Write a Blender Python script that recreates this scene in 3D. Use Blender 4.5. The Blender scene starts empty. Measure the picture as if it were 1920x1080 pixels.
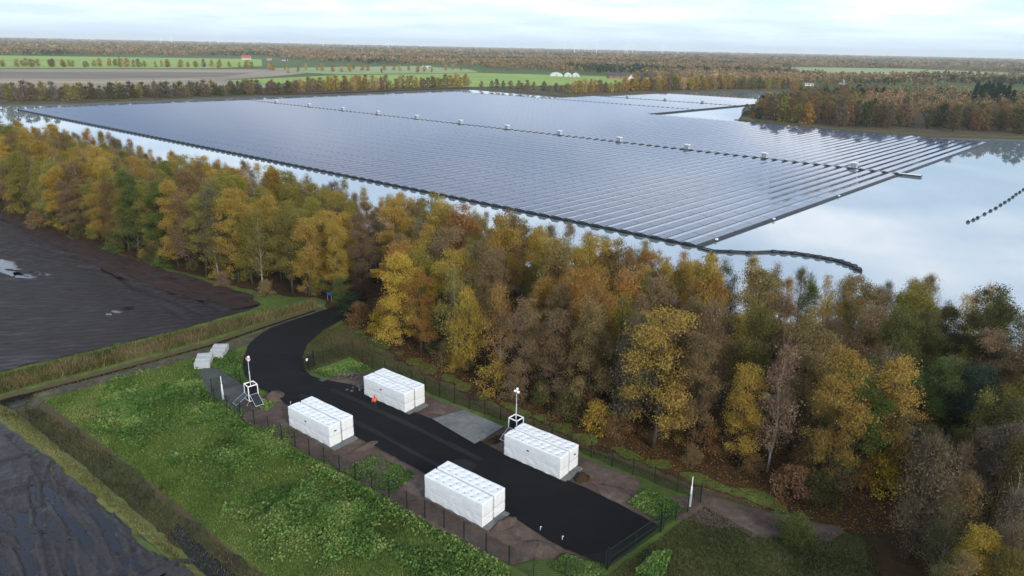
import bpy, bmesh, math, random
import numpy as np
from mathutils import Vector, Matrix
from mathutils.geometry import delaunay_2d_cdt

random.seed(7)
rng = np.random.default_rng(11)
R = math.radians
sc = bpy.context.scene
col = sc.collection

# ------------------------------------------------------------------ camera
CAM_H, FOC, HOR = 42.0, 1340.0, 88.0
ROLL = math.atan(40 / 1920)
PITCH = math.atan((540 - HOR) * math.cos(ROLL) / FOC)
cam_d = bpy.data.cameras.new('camera')
cam = bpy.data.objects.new('camera', cam_d)
col.objects.link(cam)
cam_d.sensor_fit = 'HORIZONTAL'
cam_d.sensor_width = 36
cam_d.lens = 36 * FOC / 1920
cam_d.clip_start = 0.5
cam_d.clip_end = 60000
cam.matrix_world = Matrix.Translation((0, 0, CAM_H)) @ Matrix.Rotation(math.pi / 2 - PITCH, 4, 'X') @ Matrix.Rotation(ROLL, 4, 'Z')
sc.camera = cam

# ------------------------------------------------------------------ sky, sun, exposure
SUN_EL, SUN_DIR = R(24), Vector((0.5, -0.86, 0)).normalized()
world = bpy.data.worlds.new('World')
sc.world = world
world.use_nodes = True
wt = world.node_tree
wt.nodes.clear()


def N(t, typ, **kw):
    n = t.nodes.new(typ)
    for k, v in kw.items():
        if k.startswith('i_'):
            n.inputs[k[2:].replace('_', ' ')].default_value = v
        elif k.startswith('n_'):
            n.inputs[int(k[2:])].default_value = v
        else:
            setattr(n, k, v)
    return n


def L(t, a, b):
    t.links.new(a, b)


def ramp(t, pts, fac=None):
    n = t.nodes.new('ShaderNodeValToRGB')
    e = n.color_ramp.elements
    while len(e) < len(pts):
        e.new(0.5)
    for i, (p, c) in enumerate(pts):
        e[i].position = p
        e[i].color = (*c, 1) if not isinstance(c, (int, float)) else (c, c, c, 1)
    if fac is not None:
        L(t, fac, n.inputs[0])
    return n


def mixc(t, fac, a, b, mode='MIX'):
    n = t.nodes.new('ShaderNodeMix')
    n.data_type = 'RGBA'
    n.blend_type = mode
    for i, v in ((0, fac), (6, a), (7, b)):
        if hasattr(v, 'links') or hasattr(v, 'is_output'):
            L(t, v, n.inputs[i])
        elif i == 0:
            n.inputs[0].default_value = v
        else:
            n.inputs[i].default_value = (*v, 1) if len(v) == 3 else v
    return n.outputs[2]


def mth(t, op, a, b=None, c=None):
    n = t.nodes.new('ShaderNodeMath')
    n.operation = op
    for i, v in enumerate((a, b, c)):
        if v is None:
            continue
        if hasattr(v, 'is_output'):
            L(t, v, n.inputs[i])
        else:
            n.inputs[i].default_value = v
    return n.outputs[0]


sky = N(wt, 'ShaderNodeTexSky', sky_type='NISHITA', sun_disc=False)
sky.sun_elevation = SUN_EL
sky.sun_rotation = math.atan2(SUN_DIR.x, SUN_DIR.y)
sky.air_density = 1.0
sky.dust_density = 1.5
sky.altitude = 50
tc = N(wt, 'ShaderNodeTexCoord')
sep = N(wt, 'ShaderNodeSeparateXYZ')
L(wt, tc.outputs['Generated'], sep.inputs[0])
zc = mth(wt, 'MAXIMUM', sep.outputs[2], 0.0)
den = mth(wt, 'ADD', zc, 0.10)
cx = mth(wt, 'DIVIDE', sep.outputs[0], den)
cy = mth(wt, 'DIVIDE', sep.outputs[1], den)
cmb = N(wt, 'ShaderNodeCombineXYZ')
L(wt, cx, cmb.inputs[0])
L(wt, cy, cmb.inputs[1])
ns1 = N(wt, 'ShaderNodeTexNoise', i_Scale=0.42, i_Detail=7.0, i_Roughness=0.55, i_Distortion=0.35)
ns2 = N(wt, 'ShaderNodeTexNoise', i_Scale=1.15, i_Detail=5.0, i_Roughness=0.5)
mp2 = N(wt, 'ShaderNodeMapping')
mp2.inputs['Location'].default_value = (3.7, 9.1, 0)
L(wt, cmb.outputs[0], ns1.inputs['Vector'])
L(wt, cmb.outputs[0], mp2.inputs['Vector'])
L(wt, mp2.outputs[0], ns2.inputs['Vector'])
cover = ramp(wt, [(0.34, 0.0), (0.50, 1.0)], ns1.outputs[0]).outputs[0]
body = ramp(wt, [(0.36, (7.8, 9.6, 12.2)), (0.47, (10.8, 12.4, 14.4)), (0.60, (15.0, 15.6, 16.2))], ns2.outputs[0]).outputs[0]
# broken cloud: it closes up towards the horizon and opens to blue overhead
lowsky = ramp(wt, [(0.20, 1.0), (0.42, 0.0)], zc).outputs[0]
bluebase = mixc(wt, mth(wt, 'ADD', 0.12, mth(wt, 'MULTIPLY', lowsky, 0.4)), sky.outputs[0], (9.6, 12.6, 16.6))
skyc = mixc(wt, mth(wt, 'MULTIPLY', cover, mth(wt, 'ADD', 0.45, mth(wt, 'MULTIPLY', lowsky, 0.45))), bluebase, body)
hz = ramp(wt, [(0.0, 0.9), (0.06, 0.5), (0.12, 0.0)], zc).outputs[0]
skyc = mixc(wt, hz, skyc, (6.3, 8.0, 10.2))
bg = N(wt, 'ShaderNodeBackground', i_Strength=0.10)
L(wt, skyc, bg.inputs[0])
wo = N(wt, 'ShaderNodeOutputWorld')
L(wt, bg.outputs[0], wo.inputs[0])

sun_d = bpy.data.lights.new('sun', 'SUN')
sun_d.energy = 2.2
sun_d.angle = R(12)
sun_d.color = (1.0, 0.93, 0.82)
sun = bpy.data.objects.new('sun', sun_d)
col.objects.link(sun)
sdir = Vector((SUN_DIR.x * math.cos(SUN_EL), SUN_DIR.y * math.cos(SUN_EL), math.sin(SUN_EL)))
sun.rotation_euler = sdir.to_track_quat('Z', 'Y').to_euler()
sun.location = (60, -100, 300)

sc.view_settings.view_transform = 'Standard'
sc.view_settings.look = 'None'
sc.view_settings.exposure = 0.26
sc.view_settings.gamma = 1.0
sc.render.engine = 'CYCLES'
cy_ = sc.cycles
cy_.max_bounces = 5
cy_.diffuse_bounces = 2
cy_.glossy_bounces = 3
cy_.transmission_bounces = 2
cy_.volume_bounces = 1
cy_.transparent_max_bounces = 6
cy_.caustics_reflective = False
cy_.caustics_refractive = False
cy_.use_denoising = True
cy_.use_adaptive_sampling = True
cy_.adaptive_threshold = 0.015

# ------------------------------------------------------------------ pixel -> place
_c, _s = math.cos(ROLL), math.sin(ROLL)
_cp, _sp = math.cos(PITCH), math.sin(PITCH)


def ray(u, v):
    x, y = u - 960, 540 - v
    xr, yr = (_c * x - _s * y) / FOC, (_s * x + _c * y) / FOC
    return xr, _cp + yr * _sp, -_sp + yr * _cp


def G(u, v, z=0.0):
    d = ray(u, v)
    t = (z - CAM_H) / d[2]
    return (d[0] * t, d[1] * t)


def proj(x, y, z):
    z -= CAM_H
    dz = y * _cp - z * _sp
    yy = (y * _sp + z * _cp) / dz
    xx = x / dz
    return 960 + FOC * (_c * xx + _s * yy), 540 - FOC * (-_s * xx + _c * yy)


def GP(pts, z=0.0):
    return [G(u, v, z) for u, v in pts]


WZ = -1.2          # water level

# ------------------------------------------------------------------ helpers
def setk(o, label=None, cat=None, group=None, kind=None):
    if label:
        o['label'] = label
    if cat:
        o['category'] = cat
    if group:
        o['group'] = group
    if kind:
        o['kind'] = kind
    return o


def empty(name, loc=(0, 0, 0), rz=0.0, **k):
    o = bpy.data.objects.new(name, None)
    o.empty_display_size = 0.5
    o.location = loc
    o.rotation_euler = (0, 0, rz)
    col.objects.link(o)
    return setk(o, **k)


def link(name, me, parent=None, loc=None, rz=None, **k):
    o = bpy.data.objects.new(name, me)
    col.objects.link(o)
    if parent is not None:
        o.parent = parent
    if loc is not None:
        o.location = loc
    if rz is not None:
        o.rotation_euler = (0, 0, rz)
    return setk(o, **k)


class MB:
    def __init__(self):
        self.v, self.f, self.uv = [], [], []

    def add(self, vs, fs):
        b = len(self.v)
        self.v += [tuple(p) for p in vs]
        self.f += [tuple(b + i for i in q) for q in fs]
        return self

    def box(self, c, s, rz=0.0, m=None, taper=1.0):
        x, y, z = s[0] / 2, s[1] / 2, s[2] / 2
        ca, sa = math.cos(rz), math.sin(rz)
        vs = []
        for dz in (-1, 1):
            k = taper if dz > 0 else 1
            for dx, dy in ((-1, -1), (1, -1), (1, 1), (-1, 1)):
                p = Vector((dx * x * k, dy * y * k, dz * z))
                if m:
                    p = m @ p
                vs.append((c[0] + p.x * ca - p.y * sa, c[1] + p.x * sa + p.y * ca, c[2] + p.z))
        return self.add(vs, [(3, 2, 1, 0), (4, 5, 6, 7), (0, 1, 5, 4), (1, 2, 6, 5), (2, 3, 7, 6), (3, 0, 4, 7)])

    def tube(self, pts, rad, n=6, cap=True):
        pts = [Vector(p) for p in pts]
        if not hasattr(rad, '__len__'):
            rad = [rad] * len(pts)
        vs, fs = [], []
        for i, p in enumerate(pts):
            d = (pts[min(i + 1, len(pts) - 1)] - pts[max(i - 1, 0)]).normalized()
            a = d.orthogonal().normalized() if abs(d.z) > .9 else d.cross(Vector((0, 0, 1))).normalized()
            if abs(d.z) > .9:
                a = Vector((1, 0, 0)) - d * d.x
                a.normalize()
            b = d.cross(a)
            for k in range(n):
                t = 2 * math.pi * k / n
                vs.append(p + (a * math.cos(t) + b * math.sin(t)) * rad[i])
        for i in range(len(pts) - 1):
            for k in range(n):
                fs.append((i * n + k, i * n + (k + 1) % n, (i + 1) * n + (k + 1) % n, (i + 1) * n + k))
        if cap:
            fs.append(tuple(range(n))[::-1])
            fs.append(tuple((len(pts) - 1) * n + k for k in range(n)))
        return self.add(vs, fs)

    def ball(self, c, r, nu=8, nv=5):
        if not hasattr(r, '__len__'):
            r = (r, r, r)
        vs = [(c[0], c[1], c[2] - r[2])]
        for j in range(1, nv):
            p = -math.pi / 2 + math.pi * j / nv
            for i in range(nu):
                t = 2 * math.pi * i / nu
                vs.append((c[0] + r[0] * math.cos(p) * math.cos(t), c[1] + r[1] * math.cos(p) * math.sin(t), c[2] + r[2] * math.sin(p)))
        vs.append((c[0], c[1], c[2] + r[2]))
        fs = []
        for i in range(nu):
            fs.append((0, 1 + (i + 1) % nu, 1 + i))
            for j in range(nv - 2):
                a = 1 + j * nu
                fs.append((a + i, a + (i + 1) % nu, a + nu + (i + 1) % nu, a + nu + i))
            a = 1 + (nv - 2) * nu
            fs.append((a + i, a + (i + 1) % nu, len(vs) - 1))
        return self.add(vs, fs)

    def mesh(self, name, mat, smooth=False):
        me = bpy.data.meshes.new(name)
        me.from_pydata(self.v, [], self.f)
        if mat:
            me.materials.append(mat)
        if smooth:
            me.polygons.foreach_set('use_smooth', [True] * len(me.polygons))
        me.update()
        return me

    def build(self, name, mat, parent=None, smooth=False, loc=None, rz=None, **k):
        return link(name, self.mesh(name, mat, smooth), parent, loc, rz, **k)


def quads_mesh(name, V, mat, tint=None):
    """V: (n,4,3) array of quads -> mesh; tint: per quad float attribute"""
    n = len(V)
    me = bpy.data.meshes.new(name)
    me.vertices.add(n * 4)
    me.vertices.foreach_set('co', np.ascontiguousarray(V, dtype=np.float32).reshape(-1))
    me.loops.add(n * 4)
    me.loops.foreach_set('vertex_index', np.arange(n * 4, dtype=np.int32))
    me.polygons.add(n)
    me.polygons.foreach_set('loop_start', np.arange(0, n * 4, 4, dtype=np.int32))
    if tint is not None:
        a = me.attributes.new('tint', 'FLOAT', 'FACE')
        a.data.foreach_set('value', np.ascontiguousarray(tint, dtype=np.float32))
    me.materials.append(mat)
    me.update(calc_edges=True)
    return me


def rand_quads(P, size, up=0.0, aspect=1.0, rs=0.35):
    """random oriented quads at points P; up>0 biases normals upward"""
    n = len(P)
    nrm = rng.normal(size=(n, 3))
    nrm[:, 2] += up
    nrm /= np.linalg.norm(nrm, axis=1)[:, None] + 1e-9
    t = rng.normal(size=(n, 3))
    a = np.cross(nrm, t)
    a /= np.linalg.norm(a, axis=1)[:, None] + 1e-9
    b = np.cross(nrm, a)
    s = (np.asarray(size) * (1 + rs * rng.uniform(-1, 1, n)))[:, None] / 2
    a = a * s * aspect
    b = b * s
    return np.stack([P - a - b * .6, P + a * .9 - b, P + a + b * .7, P - a * .8 + b], axis=1)


def poly_sd(x, y, poly):
    """signed distance, positive inside (numpy)"""
    x = np.asarray(x, float)
    y = np.asarray(y, float)
    d = np.full(x.shape, 1e18)
    ins = np.zeros(x.shape, bool)
    n = len(poly)
    for i in range(n):
        ax, ay = poly[i]
        bx, by = poly[(i + 1) % n]
        ex, ey = bx - ax, by - ay
        t = np.clip(((x - ax) * ex + (y - ay) * ey) / (ex * ex + ey * ey + 1e-12), 0, 1)
        d = np.minimum(d, (x - ax - t * ex) ** 2 + (y - ay - t * ey) ** 2)
        cnd = (ay > y) != (by > y)
        with np.errstate(divide='ignore', invalid='ignore'):
            xi = ex * (y - ay) / (ey if ey != 0 else 1e-12) + ax
        ins ^= cnd & (x < xi)
    d = np.sqrt(d)
    return np.where(ins, d, -d)


def line_d(x, y, pl):
    d = np.full(np.shape(x), 1e18)
    for (ax, ay), (bx, by) in zip(pl[:-1], pl[1:]):
        ex, ey = bx - ax, by - ay
        t = np.clip(((x - ax) * ex + (y - ay) * ey) / (ex * ex + ey * ey + 1e-12), 0, 1)
        d = np.minimum(d, (x - ax - t * ex) ** 2 + (y - ay - t * ey) ** 2)
    return np.sqrt(d)


_lat = rng.uniform(-1, 1, (64, 64))


def vnoise(x, y, sc_=1.0):
    x = np.asarray(x) * sc_
    y = np.asarray(y) * sc_
    xi, yi = np.floor(x).astype(int), np.floor(y).astype(int)
    fx, fy = x - xi, y - yi
    fx, fy = fx * fx * (3 - 2 * fx), fy * fy * (3 - 2 * fy)
    g = lambda a, b: _lat[a % 64, b % 64]
    return (g(xi, yi) * (1 - fx) + g(xi + 1, yi) * fx) * (1 - fy) + (g(xi, yi + 1) * (1 - fx) + g(xi + 1, yi + 1) * fx) * fy


# ------------------------------------------------------------------ materials
def mat_new(name):
    m = bpy.data.materials.new(name)
    m.use_nodes = True
    t = m.node_tree
    b = t.nodes['Principled BSDF']
    return m, t, b


def mat_plain(name, c, rough=0.6, metal=0.0, var=0.12, scale=3.0, bump=0.0, spec=0.4):
    m, t, b = mat_new(name)
    g = N(t, 'ShaderNodeTexCoord')
    n = N(t, 'ShaderNodeTexNoise', i_Scale=scale, i_Detail=4.0)
    L(t, g.outputs['Object'], n.inputs['Vector'])
    lo = tuple(x * (1 - var) for x in c)
    hi = tuple(min(1, x * (1 + var)) for x in c)
    L(t, ramp(t, [(0.3, lo), (0.7, hi)], n.outputs[0]).outputs[0], b.inputs['Base Color'])
    b.inputs['Roughness'].default_value = rough
    b.inputs['Metallic'].default_value = metal
    b.inputs['Specular IOR Level'].default_value = spec
    if bump:
        bp = N(t, 'ShaderNodeBump', i_Strength=bump, i_Distance=0.05)
        L(t, n.outputs[0], bp.inputs['Height'])
        L(t, bp.outputs[0], b.inputs['Normal'])
    return m


def mat_ground(name, cols, scales=(0.15, 0.9, 6.0), rough=0.9, bump=0.5, bdist=0.08, stretch=None, spec=0.2, rough_lo=None, low=None, furrow=None):
    """three-octave colour breakup in world metres; cols = 3 or 4 colours dark->light"""
    m, t, b = mat_new(name)
    g = N(t, 'ShaderNodeNewGeometry')
    src = g.outputs['Position']
    if stretch:
        mp = N(t, 'ShaderNodeMapping')
        mp.inputs['Rotation'].default_value = (0, 0, stretch[0])
        mp.inputs['Scale'].default_value = (stretch[1], stretch[2], 1)
        L(t, src, mp.inputs['Vector'])
        src = mp.outputs[0]
    ns = []
    for i, s in enumerate(scales):
        n = N(t, 'ShaderNodeTexNoise', i_Scale=s, i_Detail=5.0, i_Roughness=0.6)
        L(t, src, n.inputs['Vector'])
        ns.append(n.outputs[0])
    mix = mth(t, 'ADD', mth(t, 'MULTIPLY', ns[0], 0.42), mth(t, 'MULTIPLY', ns[1], 0.33))
    mix = mth(t, 'ADD', mix, mth(t, 'MULTIPLY', ns[2], 0.25))
    if furrow:
        fm = N(t, 'ShaderNodeMapping')
        fm.inputs['Rotation'].default_value = (0, 0, furrow[0])
        L(t, g.outputs['Position'], fm.inputs['Vector'])
        fs_ = N(t, 'ShaderNodeSeparateXYZ')
        L(t, fm.outputs[0], fs_.inputs[0])
        fw1 = mth(t, 'SINE', mth(t, 'ADD', mth(t, 'MULTIPLY', fs_.outputs[1], 6.283 / furrow[1]), mth(t, 'MULTIPLY', ns[1], 2.5)))
        mix = mth(t, 'ADD', mix, mth(t, 'MULTIPLY', fw1, furrow[2]))
    k = len(cols)
    pts = [(0.36 + 0.28 * i / (k - 1), cols[i]) for i in range(k)]
    cfin = ramp(t, pts, mix).outputs[0]
    if low:
        sp_ = N(t, 'ShaderNodeSeparateXYZ')
        L(t, g.outputs['Position'], sp_.inputs[0])
        lowf = ramp(t, [(0.42, 1.0), (0.47, 0.0)], mth(t, 'ADD', mth(t, 'MULTIPLY', sp_.outputs[2], .25), mth(t, 'ADD', .42, mth(t, 'MULTIPLY', ns[1], .15)))).outputs[0]
        cfin = mixc(t, lowf, cfin, low)
    L(t, cfin, b.inputs['Base Color'])
    b.inputs['Roughness'].default_value = rough
    b.inputs['Specular IOR Level'].default_value = spec
    if rough_lo is not None:
        L(t, ramp(t, [(0.40, rough_lo), (0.56, rough)], mth(t, 'ADD', mth(t, 'MULTIPLY', ns[0], .5), mth(t, 'MULTIPLY', ns[1], .5))).outputs[0], b.inputs['Roughness'])
    hgt = mth(t, 'ADD', ns[1], mth(t, 'MULTIPLY', ns[2], 0.5))
    if furrow:
        hgt = mth(t, 'ADD', hgt, mth(t, 'MULTIPLY', fw1, 0.35))
    bp = N(t, 'ShaderNodeBump', i_Strength=bump, i_Distance=bdist)
    L(t, hgt, bp.inputs['Height'])
    L(t, bp.outputs[0], b.inputs['Normal'])
    return m


def mat_leaf(name, use_obj=True, c=(0.1, 0.1, 0.02), spread=0.45, cols=None, trans=0.3):
    """leaf faces: object colour (or a ramp) varied by the per-face tint"""
    m, t, b = mat_new(name)
    a = N(t, 'ShaderNodeAttribute', attribute_name='tint')
    if cols:
        base = ramp(t, [(i / (len(cols) - 1), cc) for i, cc in enumerate(cols)], a.outputs['Fac']).outputs[0]
        val = mth(t, 'ADD', 1 - spread / 2, mth(t, 'MULTIPLY', mth(t, 'FRACT', mth(t, 'MULTIPLY', a.outputs['Fac'], 37.7)), spread))
    else:
        if use_obj:
            oi = N(t, 'ShaderNodeObjectInfo')
            src = oi.outputs['Color']
        else:
            rgb = N(t, 'ShaderNodeRGB')
            rgb.outputs[0].default_value = (*c, 1)
            src = rgb.outputs[0]
        hs = N(t, 'ShaderNodeHueSaturation')
        L(t, src, hs.inputs['Color'])
        L(t, mth(t, 'ADD', 0.475, mth(t, 'MULTIPLY', a.outputs['Fac'], 0.045)), hs.inputs['Hue'])
        base = hs.outputs[0]
        val = mth(t, 'ADD', 1 - spread, mth(t, 'MULTIPLY', mth(t, 'FRACT', mth(t, 'MULTIPLY', a.outputs['Fac'], 37.7)), 2 * spread))
    c2 = mixc(t, 1.0, base, (1, 1, 1), 'MULTIPLY')
    mul = N(t, 'ShaderNodeVectorMath', operation='SCALE')
    L(t, c2, mul.inputs[0])
    L(t, val, mul.inputs['Scale'])
    d = N(t, 'ShaderNodeBsdfDiffuse')
    tr = N(t, 'ShaderNodeBsdfTranslucent')
    L(t, mul.outputs[0], d.inputs[0])
    L(t, mul.outputs[0], tr.inputs[0])
    mx = N(t, 'ShaderNodeMixShader', n_0=trans)
    L(t, d.outputs[0], mx.inputs[1])
    L(t, tr.outputs[0], mx.inputs[2])
    L(t, mx.outputs[0], t.nodes['Material Output'].inputs[0])
    return m


M = {}
M['grass'] = mat_ground('grass', [(0.036, 0.045, 0.012), (0.055, 0.085, 0.018), (0.08, 0.115, 0.026), (0.125, 0.13, 0.05)], bump=0.6, scales=(0.12, 0.8, 5.0), low=(0.07, 0.055, 0.032))
M['verge'] = mat_ground('dry_grass', [(0.09, 0.085, 0.03), (0.13, 0.14, 0.042), (0.17, 0.175, 0.06), (0.20, 0.185, 0.075)], bump=0.6, scales=(0.2, 1.1, 6.0))
M['mud'] = mat_ground('wet_mud', [(0.008, 0.006, 0.006), (0.016, 0.013, 0.014), (0.026, 0.022, 0.025), (0.038, 0.034, 0.039)], scales=(0.2, 1.6, 7.0), bump=1.0, bdist=0.15, rough=0.7, spec=0.5, rough_lo=0.3)
M['plough'] = mat_ground('ploughed_soil', [(0.008, 0.005, 0.005), (0.016, 0.011, 0.011), (0.027, 0.021, 0.022), (0.048, 0.042, 0.046)], scales=(0.22, 0.9, 3.2), bump=0.8, bdist=0.15, stretch=(R(-20), 0.16, 1.3), rough=0.85, spec=0.3, rough_lo=0.45, furrow=(R(-20), 1.5, 0.035))
M['headland'] = mat_ground('reddish_headland_soil', [(0.022, 0.012, 0.011), (0.038, 0.021, 0.019), (0.055, 0.032, 0.029)], scales=(0.15, 0.8, 3.0), bump=0.7, bdist=0.12, stretch=(R(37), 0.25, 1.3))
M['soil'] = mat_ground('yard_soil', [(0.04, 0.027, 0.022), (0.075, 0.052, 0.043), (0.105, 0.077, 0.064), (0.15, 0.12, 0.10)], scales=(0.25, 1.4, 7.0), bump=0.8, bdist=0.08)
M['greygravel'] = mat_ground('grey_gravel', [(0.03, 0.03, 0.03), (0.065, 0.065, 0.066), (0.11, 0.11, 0.112)], scales=(0.4, 2.0, 9.0), bump=0.6, rough=0.7, rough_lo=0.4)
M['track'] = mat_ground('dirt_track', [(0.03, 0.027, 0.018), (0.07, 0.06, 0.04), (0.12, 0.10, 0.075)], scales=(0.3, 1.2, 6.0), bump=0.6)
M['litter'] = mat_ground('leaf_litter', [(0.014, 0.009, 0.005), (0.032, 0.019, 0.009), (0.055, 0.03, 0.012), (0.085, 0.048, 0.018)], scales=(0.12, 1.0, 8.0), bump=0.8)
M['asphalt'] = mat_ground('asphalt', [(0.002, 0.002, 0.0034), (0.004, 0.004, 0.0055), (0.009, 0.009, 0.011)], scales=(0.10, 0.7, 14.0), bump=0.25, bdist=0.02, rough=0.85, spec=0.2, stretch=(R(37), 0.25, 1.0))
M['dust'] = mat_ground('road_dust', [(0.009, 0.009, 0.011), (0.014, 0.014, 0.016), (0.02, 0.02, 0.022)], scales=(0.3, 1.5, 12.0), bump=0.2, bdist=0.02, rough=0.8)
M['concrete'] = mat_ground('concrete', [(0.10, 0.102, 0.10), (0.145, 0.15, 0.15), (0.20, 0.205, 0.205)], scales=(0.5, 2.0, 12.0), bump=0.15, bdist=0.01)
M['concrete2'] = mat_ground('pale_concrete', [(0.30, 0.32, 0.33), (0.39, 0.41, 0.42), (0.46, 0.48, 0.49)], scales=(0.7, 2.5, 12.0), bump=0.2, bdist=0.02)
M['meadow'] = mat_ground('meadow', [(0.16, 0.23, 0.05), (0.23, 0.33, 0.07), (0.29, 0.38, 0.10)], scales=(0.004, 0.02, 0.12), bump=0.1)  # lightened: sunshine on the far fields is put into this colour
M['meadow2'] = mat_ground('pale_meadow', [(0.18, 0.22, 0.10), (0.25, 0.31, 0.135), (0.32, 0.35, 0.18)], scales=(0.004, 0.02, 0.12), bump=0.1)
M['stubble'] = mat_ground('stubble_field', [(0.19, 0.15, 0.11), (0.27, 0.22, 0.165), (0.35, 0.29, 0.215)], scales=(0.004, 0.025, 0.12), bump=0.1, stretch=(0, 0.3, 1.6))
M['brownfield'] = mat_ground('brown_field', [(0.12, 0.10, 0.085), (0.175, 0.15, 0.125), (0.22, 0.195, 0.155)], scales=(0.004, 0.02, 0.12), bump=0.1, stretch=(0, 0.3, 1.6))
M['sand'] = mat_ground('sandy_strip', [(0.27, 0.22, 0.14), (0.36, 0.30, 0.20), (0.42, 0.36, 0.25)], scales=(0.01, 0.06, 0.3), bump=0.1)
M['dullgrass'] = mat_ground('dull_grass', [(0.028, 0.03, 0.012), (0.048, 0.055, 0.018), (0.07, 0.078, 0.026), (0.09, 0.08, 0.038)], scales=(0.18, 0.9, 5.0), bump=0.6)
M['ditchsoil'] = mat_ground('ditch_soil', [(0.016, 0.014, 0.010), (0.032, 0.028, 0.018), (0.05, 0.055, 0.022), (0.07, 0.075, 0.03)], scales=(0.3, 1.4, 7.0), bump=0.7)
M['bank'] = mat_ground('reedy_bank', [(0.04, 0.032, 0.018), (0.075, 0.058, 0.032), (0.12, 0.09, 0.05)], scales=(0.05, 0.3, 1.5), bump=0.3)


def mat_water(name, deep, rough, ior, bs, bstr):
    m, t, b = mat_new(name)
    b.inputs['Base Color'].default_value = (*deep, 1)
    b.inputs['Roughness'].default_value = rough
    b.inputs['IOR'].default_value = ior
    b.inputs['Specular IOR Level'].default_value = 0.5
    g = N(t, 'ShaderNodeNewGeometry')
    n = N(t, 'ShaderNodeTexNoise', i_Scale=bs, i_Detail=3.0)
    L(t, g.outputs['Position'], n.inputs['Vector'])
    bp = N(t, 'ShaderNodeBump', i_Strength=bstr, i_Distance=0.02)
    L(t, n.outputs[0], bp.inputs['Height'])
    L(t, bp.outputs[0], b.inputs['Normal'])
    return m


M['water'] = mat_water('lake_water', (0.165, 0.215, 0.245), 0.02, 4.4, 0.6, 0.03)
M['puddle'] = mat_water('puddle_water', (0.010, 0.010, 0.018), 0.04, 1.4, 2.0, 0.05)
M['ditchwater'] = mat_water('ditch_water', (0.008, 0.01, 0.008), 0.05, 1.33, 2.0, 0.05)


def mat_panel():
    m, t, b = mat_new('solar_glass')
    uv = N(t, 'ShaderNodeUVMap', uv_map='m')
    s = N(t, 'ShaderNodeSeparateXYZ')
    L(t, uv.outputs[0], s.inputs[0])
    fu = mth(t, 'ABSOLUTE', mth(t, 'SUBTRACT', mth(t, 'FRACT', mth(t, 'DIVIDE', s.outputs[0], 1.09)), 0.5))
    fv = mth(t, 'ABSOLUTE', mth(t, 'SUBTRACT', mth(t, 'FRACT', mth(t, 'DIVIDE', s.outputs[1], 2.12)), 0.5))
    ln = mth(t, 'MAXIMUM', mth(t, 'GREATER_THAN', fu, 0.482), mth(t, 'GREATER_THAN', fv, 0.488))
    # module to module shade
    cell = N(t, 'ShaderNodeTexWhiteNoise', noise_dimensions='2D')
    cb = N(t, 'ShaderNodeCombineXYZ')
    L(t, mth(t, 'FLOOR', mth(t, 'DIVIDE', s.outputs[0], 1.09)), cb.inputs[0])
    g = N(t, 'ShaderNodeNewGeometry')
    gs = N(t, 'ShaderNodeSeparateXYZ')
    L(t, g.outputs['Position'], gs.inputs[0])
    L(t, mth(t, 'FLOOR', mth(t, 'MULTIPLY', gs.outputs[1], 0.2)), cb.inputs[1])
    L(t, cb.outputs[0], cell.inputs['Vector'])
    base = mixc(t, cell.outputs[0], (0.058, 0.085, 0.155), (0.074, 0.10, 0.175))
    L(t, mixc(t, ln, base, (0.16, 0.17, 0.2)), b.inputs['Base Color'])
    b.inputs['Roughness'].default_value = 0.07
    b.inputs['IOR'].default_value = 1.58
    return m


M['panel'] = mat_panel()
M['rail'] = mat_plain('galvanised_rail', (0.35, 0.37, 0.4), 0.45, 0.6)
M['blackfloat'] = mat_plain('black_float', (0.014, 0.016, 0.02), 0.5)
M['deck'] = mat_plain('walkway_deck', (0.30, 0.33, 0.36), 0.7)
M['cabinet'] = mat_plain('cabinet_paint', (0.55, 0.58, 0.6), 0.5)
M['cabinet_d'] = mat_plain('cabinet_grey', (0.30, 0.32, 0.35), 0.5)
M['white'] = mat_plain('white_paint', (0.9, 0.9, 0.9), 0.45, var=0.02)
M['offwhite'] = mat_plain('off_white_metal', (0.55, 0.58, 0.6), 0.5, var=0.06)
M['fence'] = mat_plain('dark_green_fence', (0.012, 0.020, 0.016), 0.5)
M['black'] = mat_plain('black_metal', (0.012, 0.012, 0.014), 0.5)
M['orange'] = mat_plain('hivis_orange', (0.85, 0.13, 0.04), 0.7, var=0.08)
M['navy'] = mat_plain('dark_trousers', (0.015, 0.018, 0.03), 0.8)
M['skin'] = mat_plain('skin', (0.5, 0.3, 0.22), 0.6)
M['red'] = mat_plain('red_paint', (0.55, 0.05, 0.04), 0.5)
M['yellow'] = mat_plain('yellow_paint', (0.6, 0.33, 0.02), 0.45)
M['blue'] = mat_plain('blue_paint', (0.03, 0.09, 0.3), 0.5)
M['glass'] = mat_plain('dark_glass', (0.01, 0.012, 0.016), 0.1, spec=0.6)
M['rooftile'] = mat_plain('red_roof_tiles', (0.36, 0.10, 0.05), 0.8, scale=20)
M['darkroof'] = mat_plain('dark_roof', (0.06, 0.06, 0.07), 0.7, scale=20)
M['brickwall'] = mat_plain('brick_wall', (0.25, 0.13, 0.09), 0.8, scale=20)
M['whitewall'] = mat_plain('white_wall', (0.6, 0.6, 0.58), 0.8, scale=10)
M['greenplastic'] = mat_plain('pale_green_film', (0.40, 0.50, 0.42), 0.5)
M['rock'] = mat_plain('grey_rubble', (0.10, 0.095, 0.09), 0.9, scale=6, bump=0.6)


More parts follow.
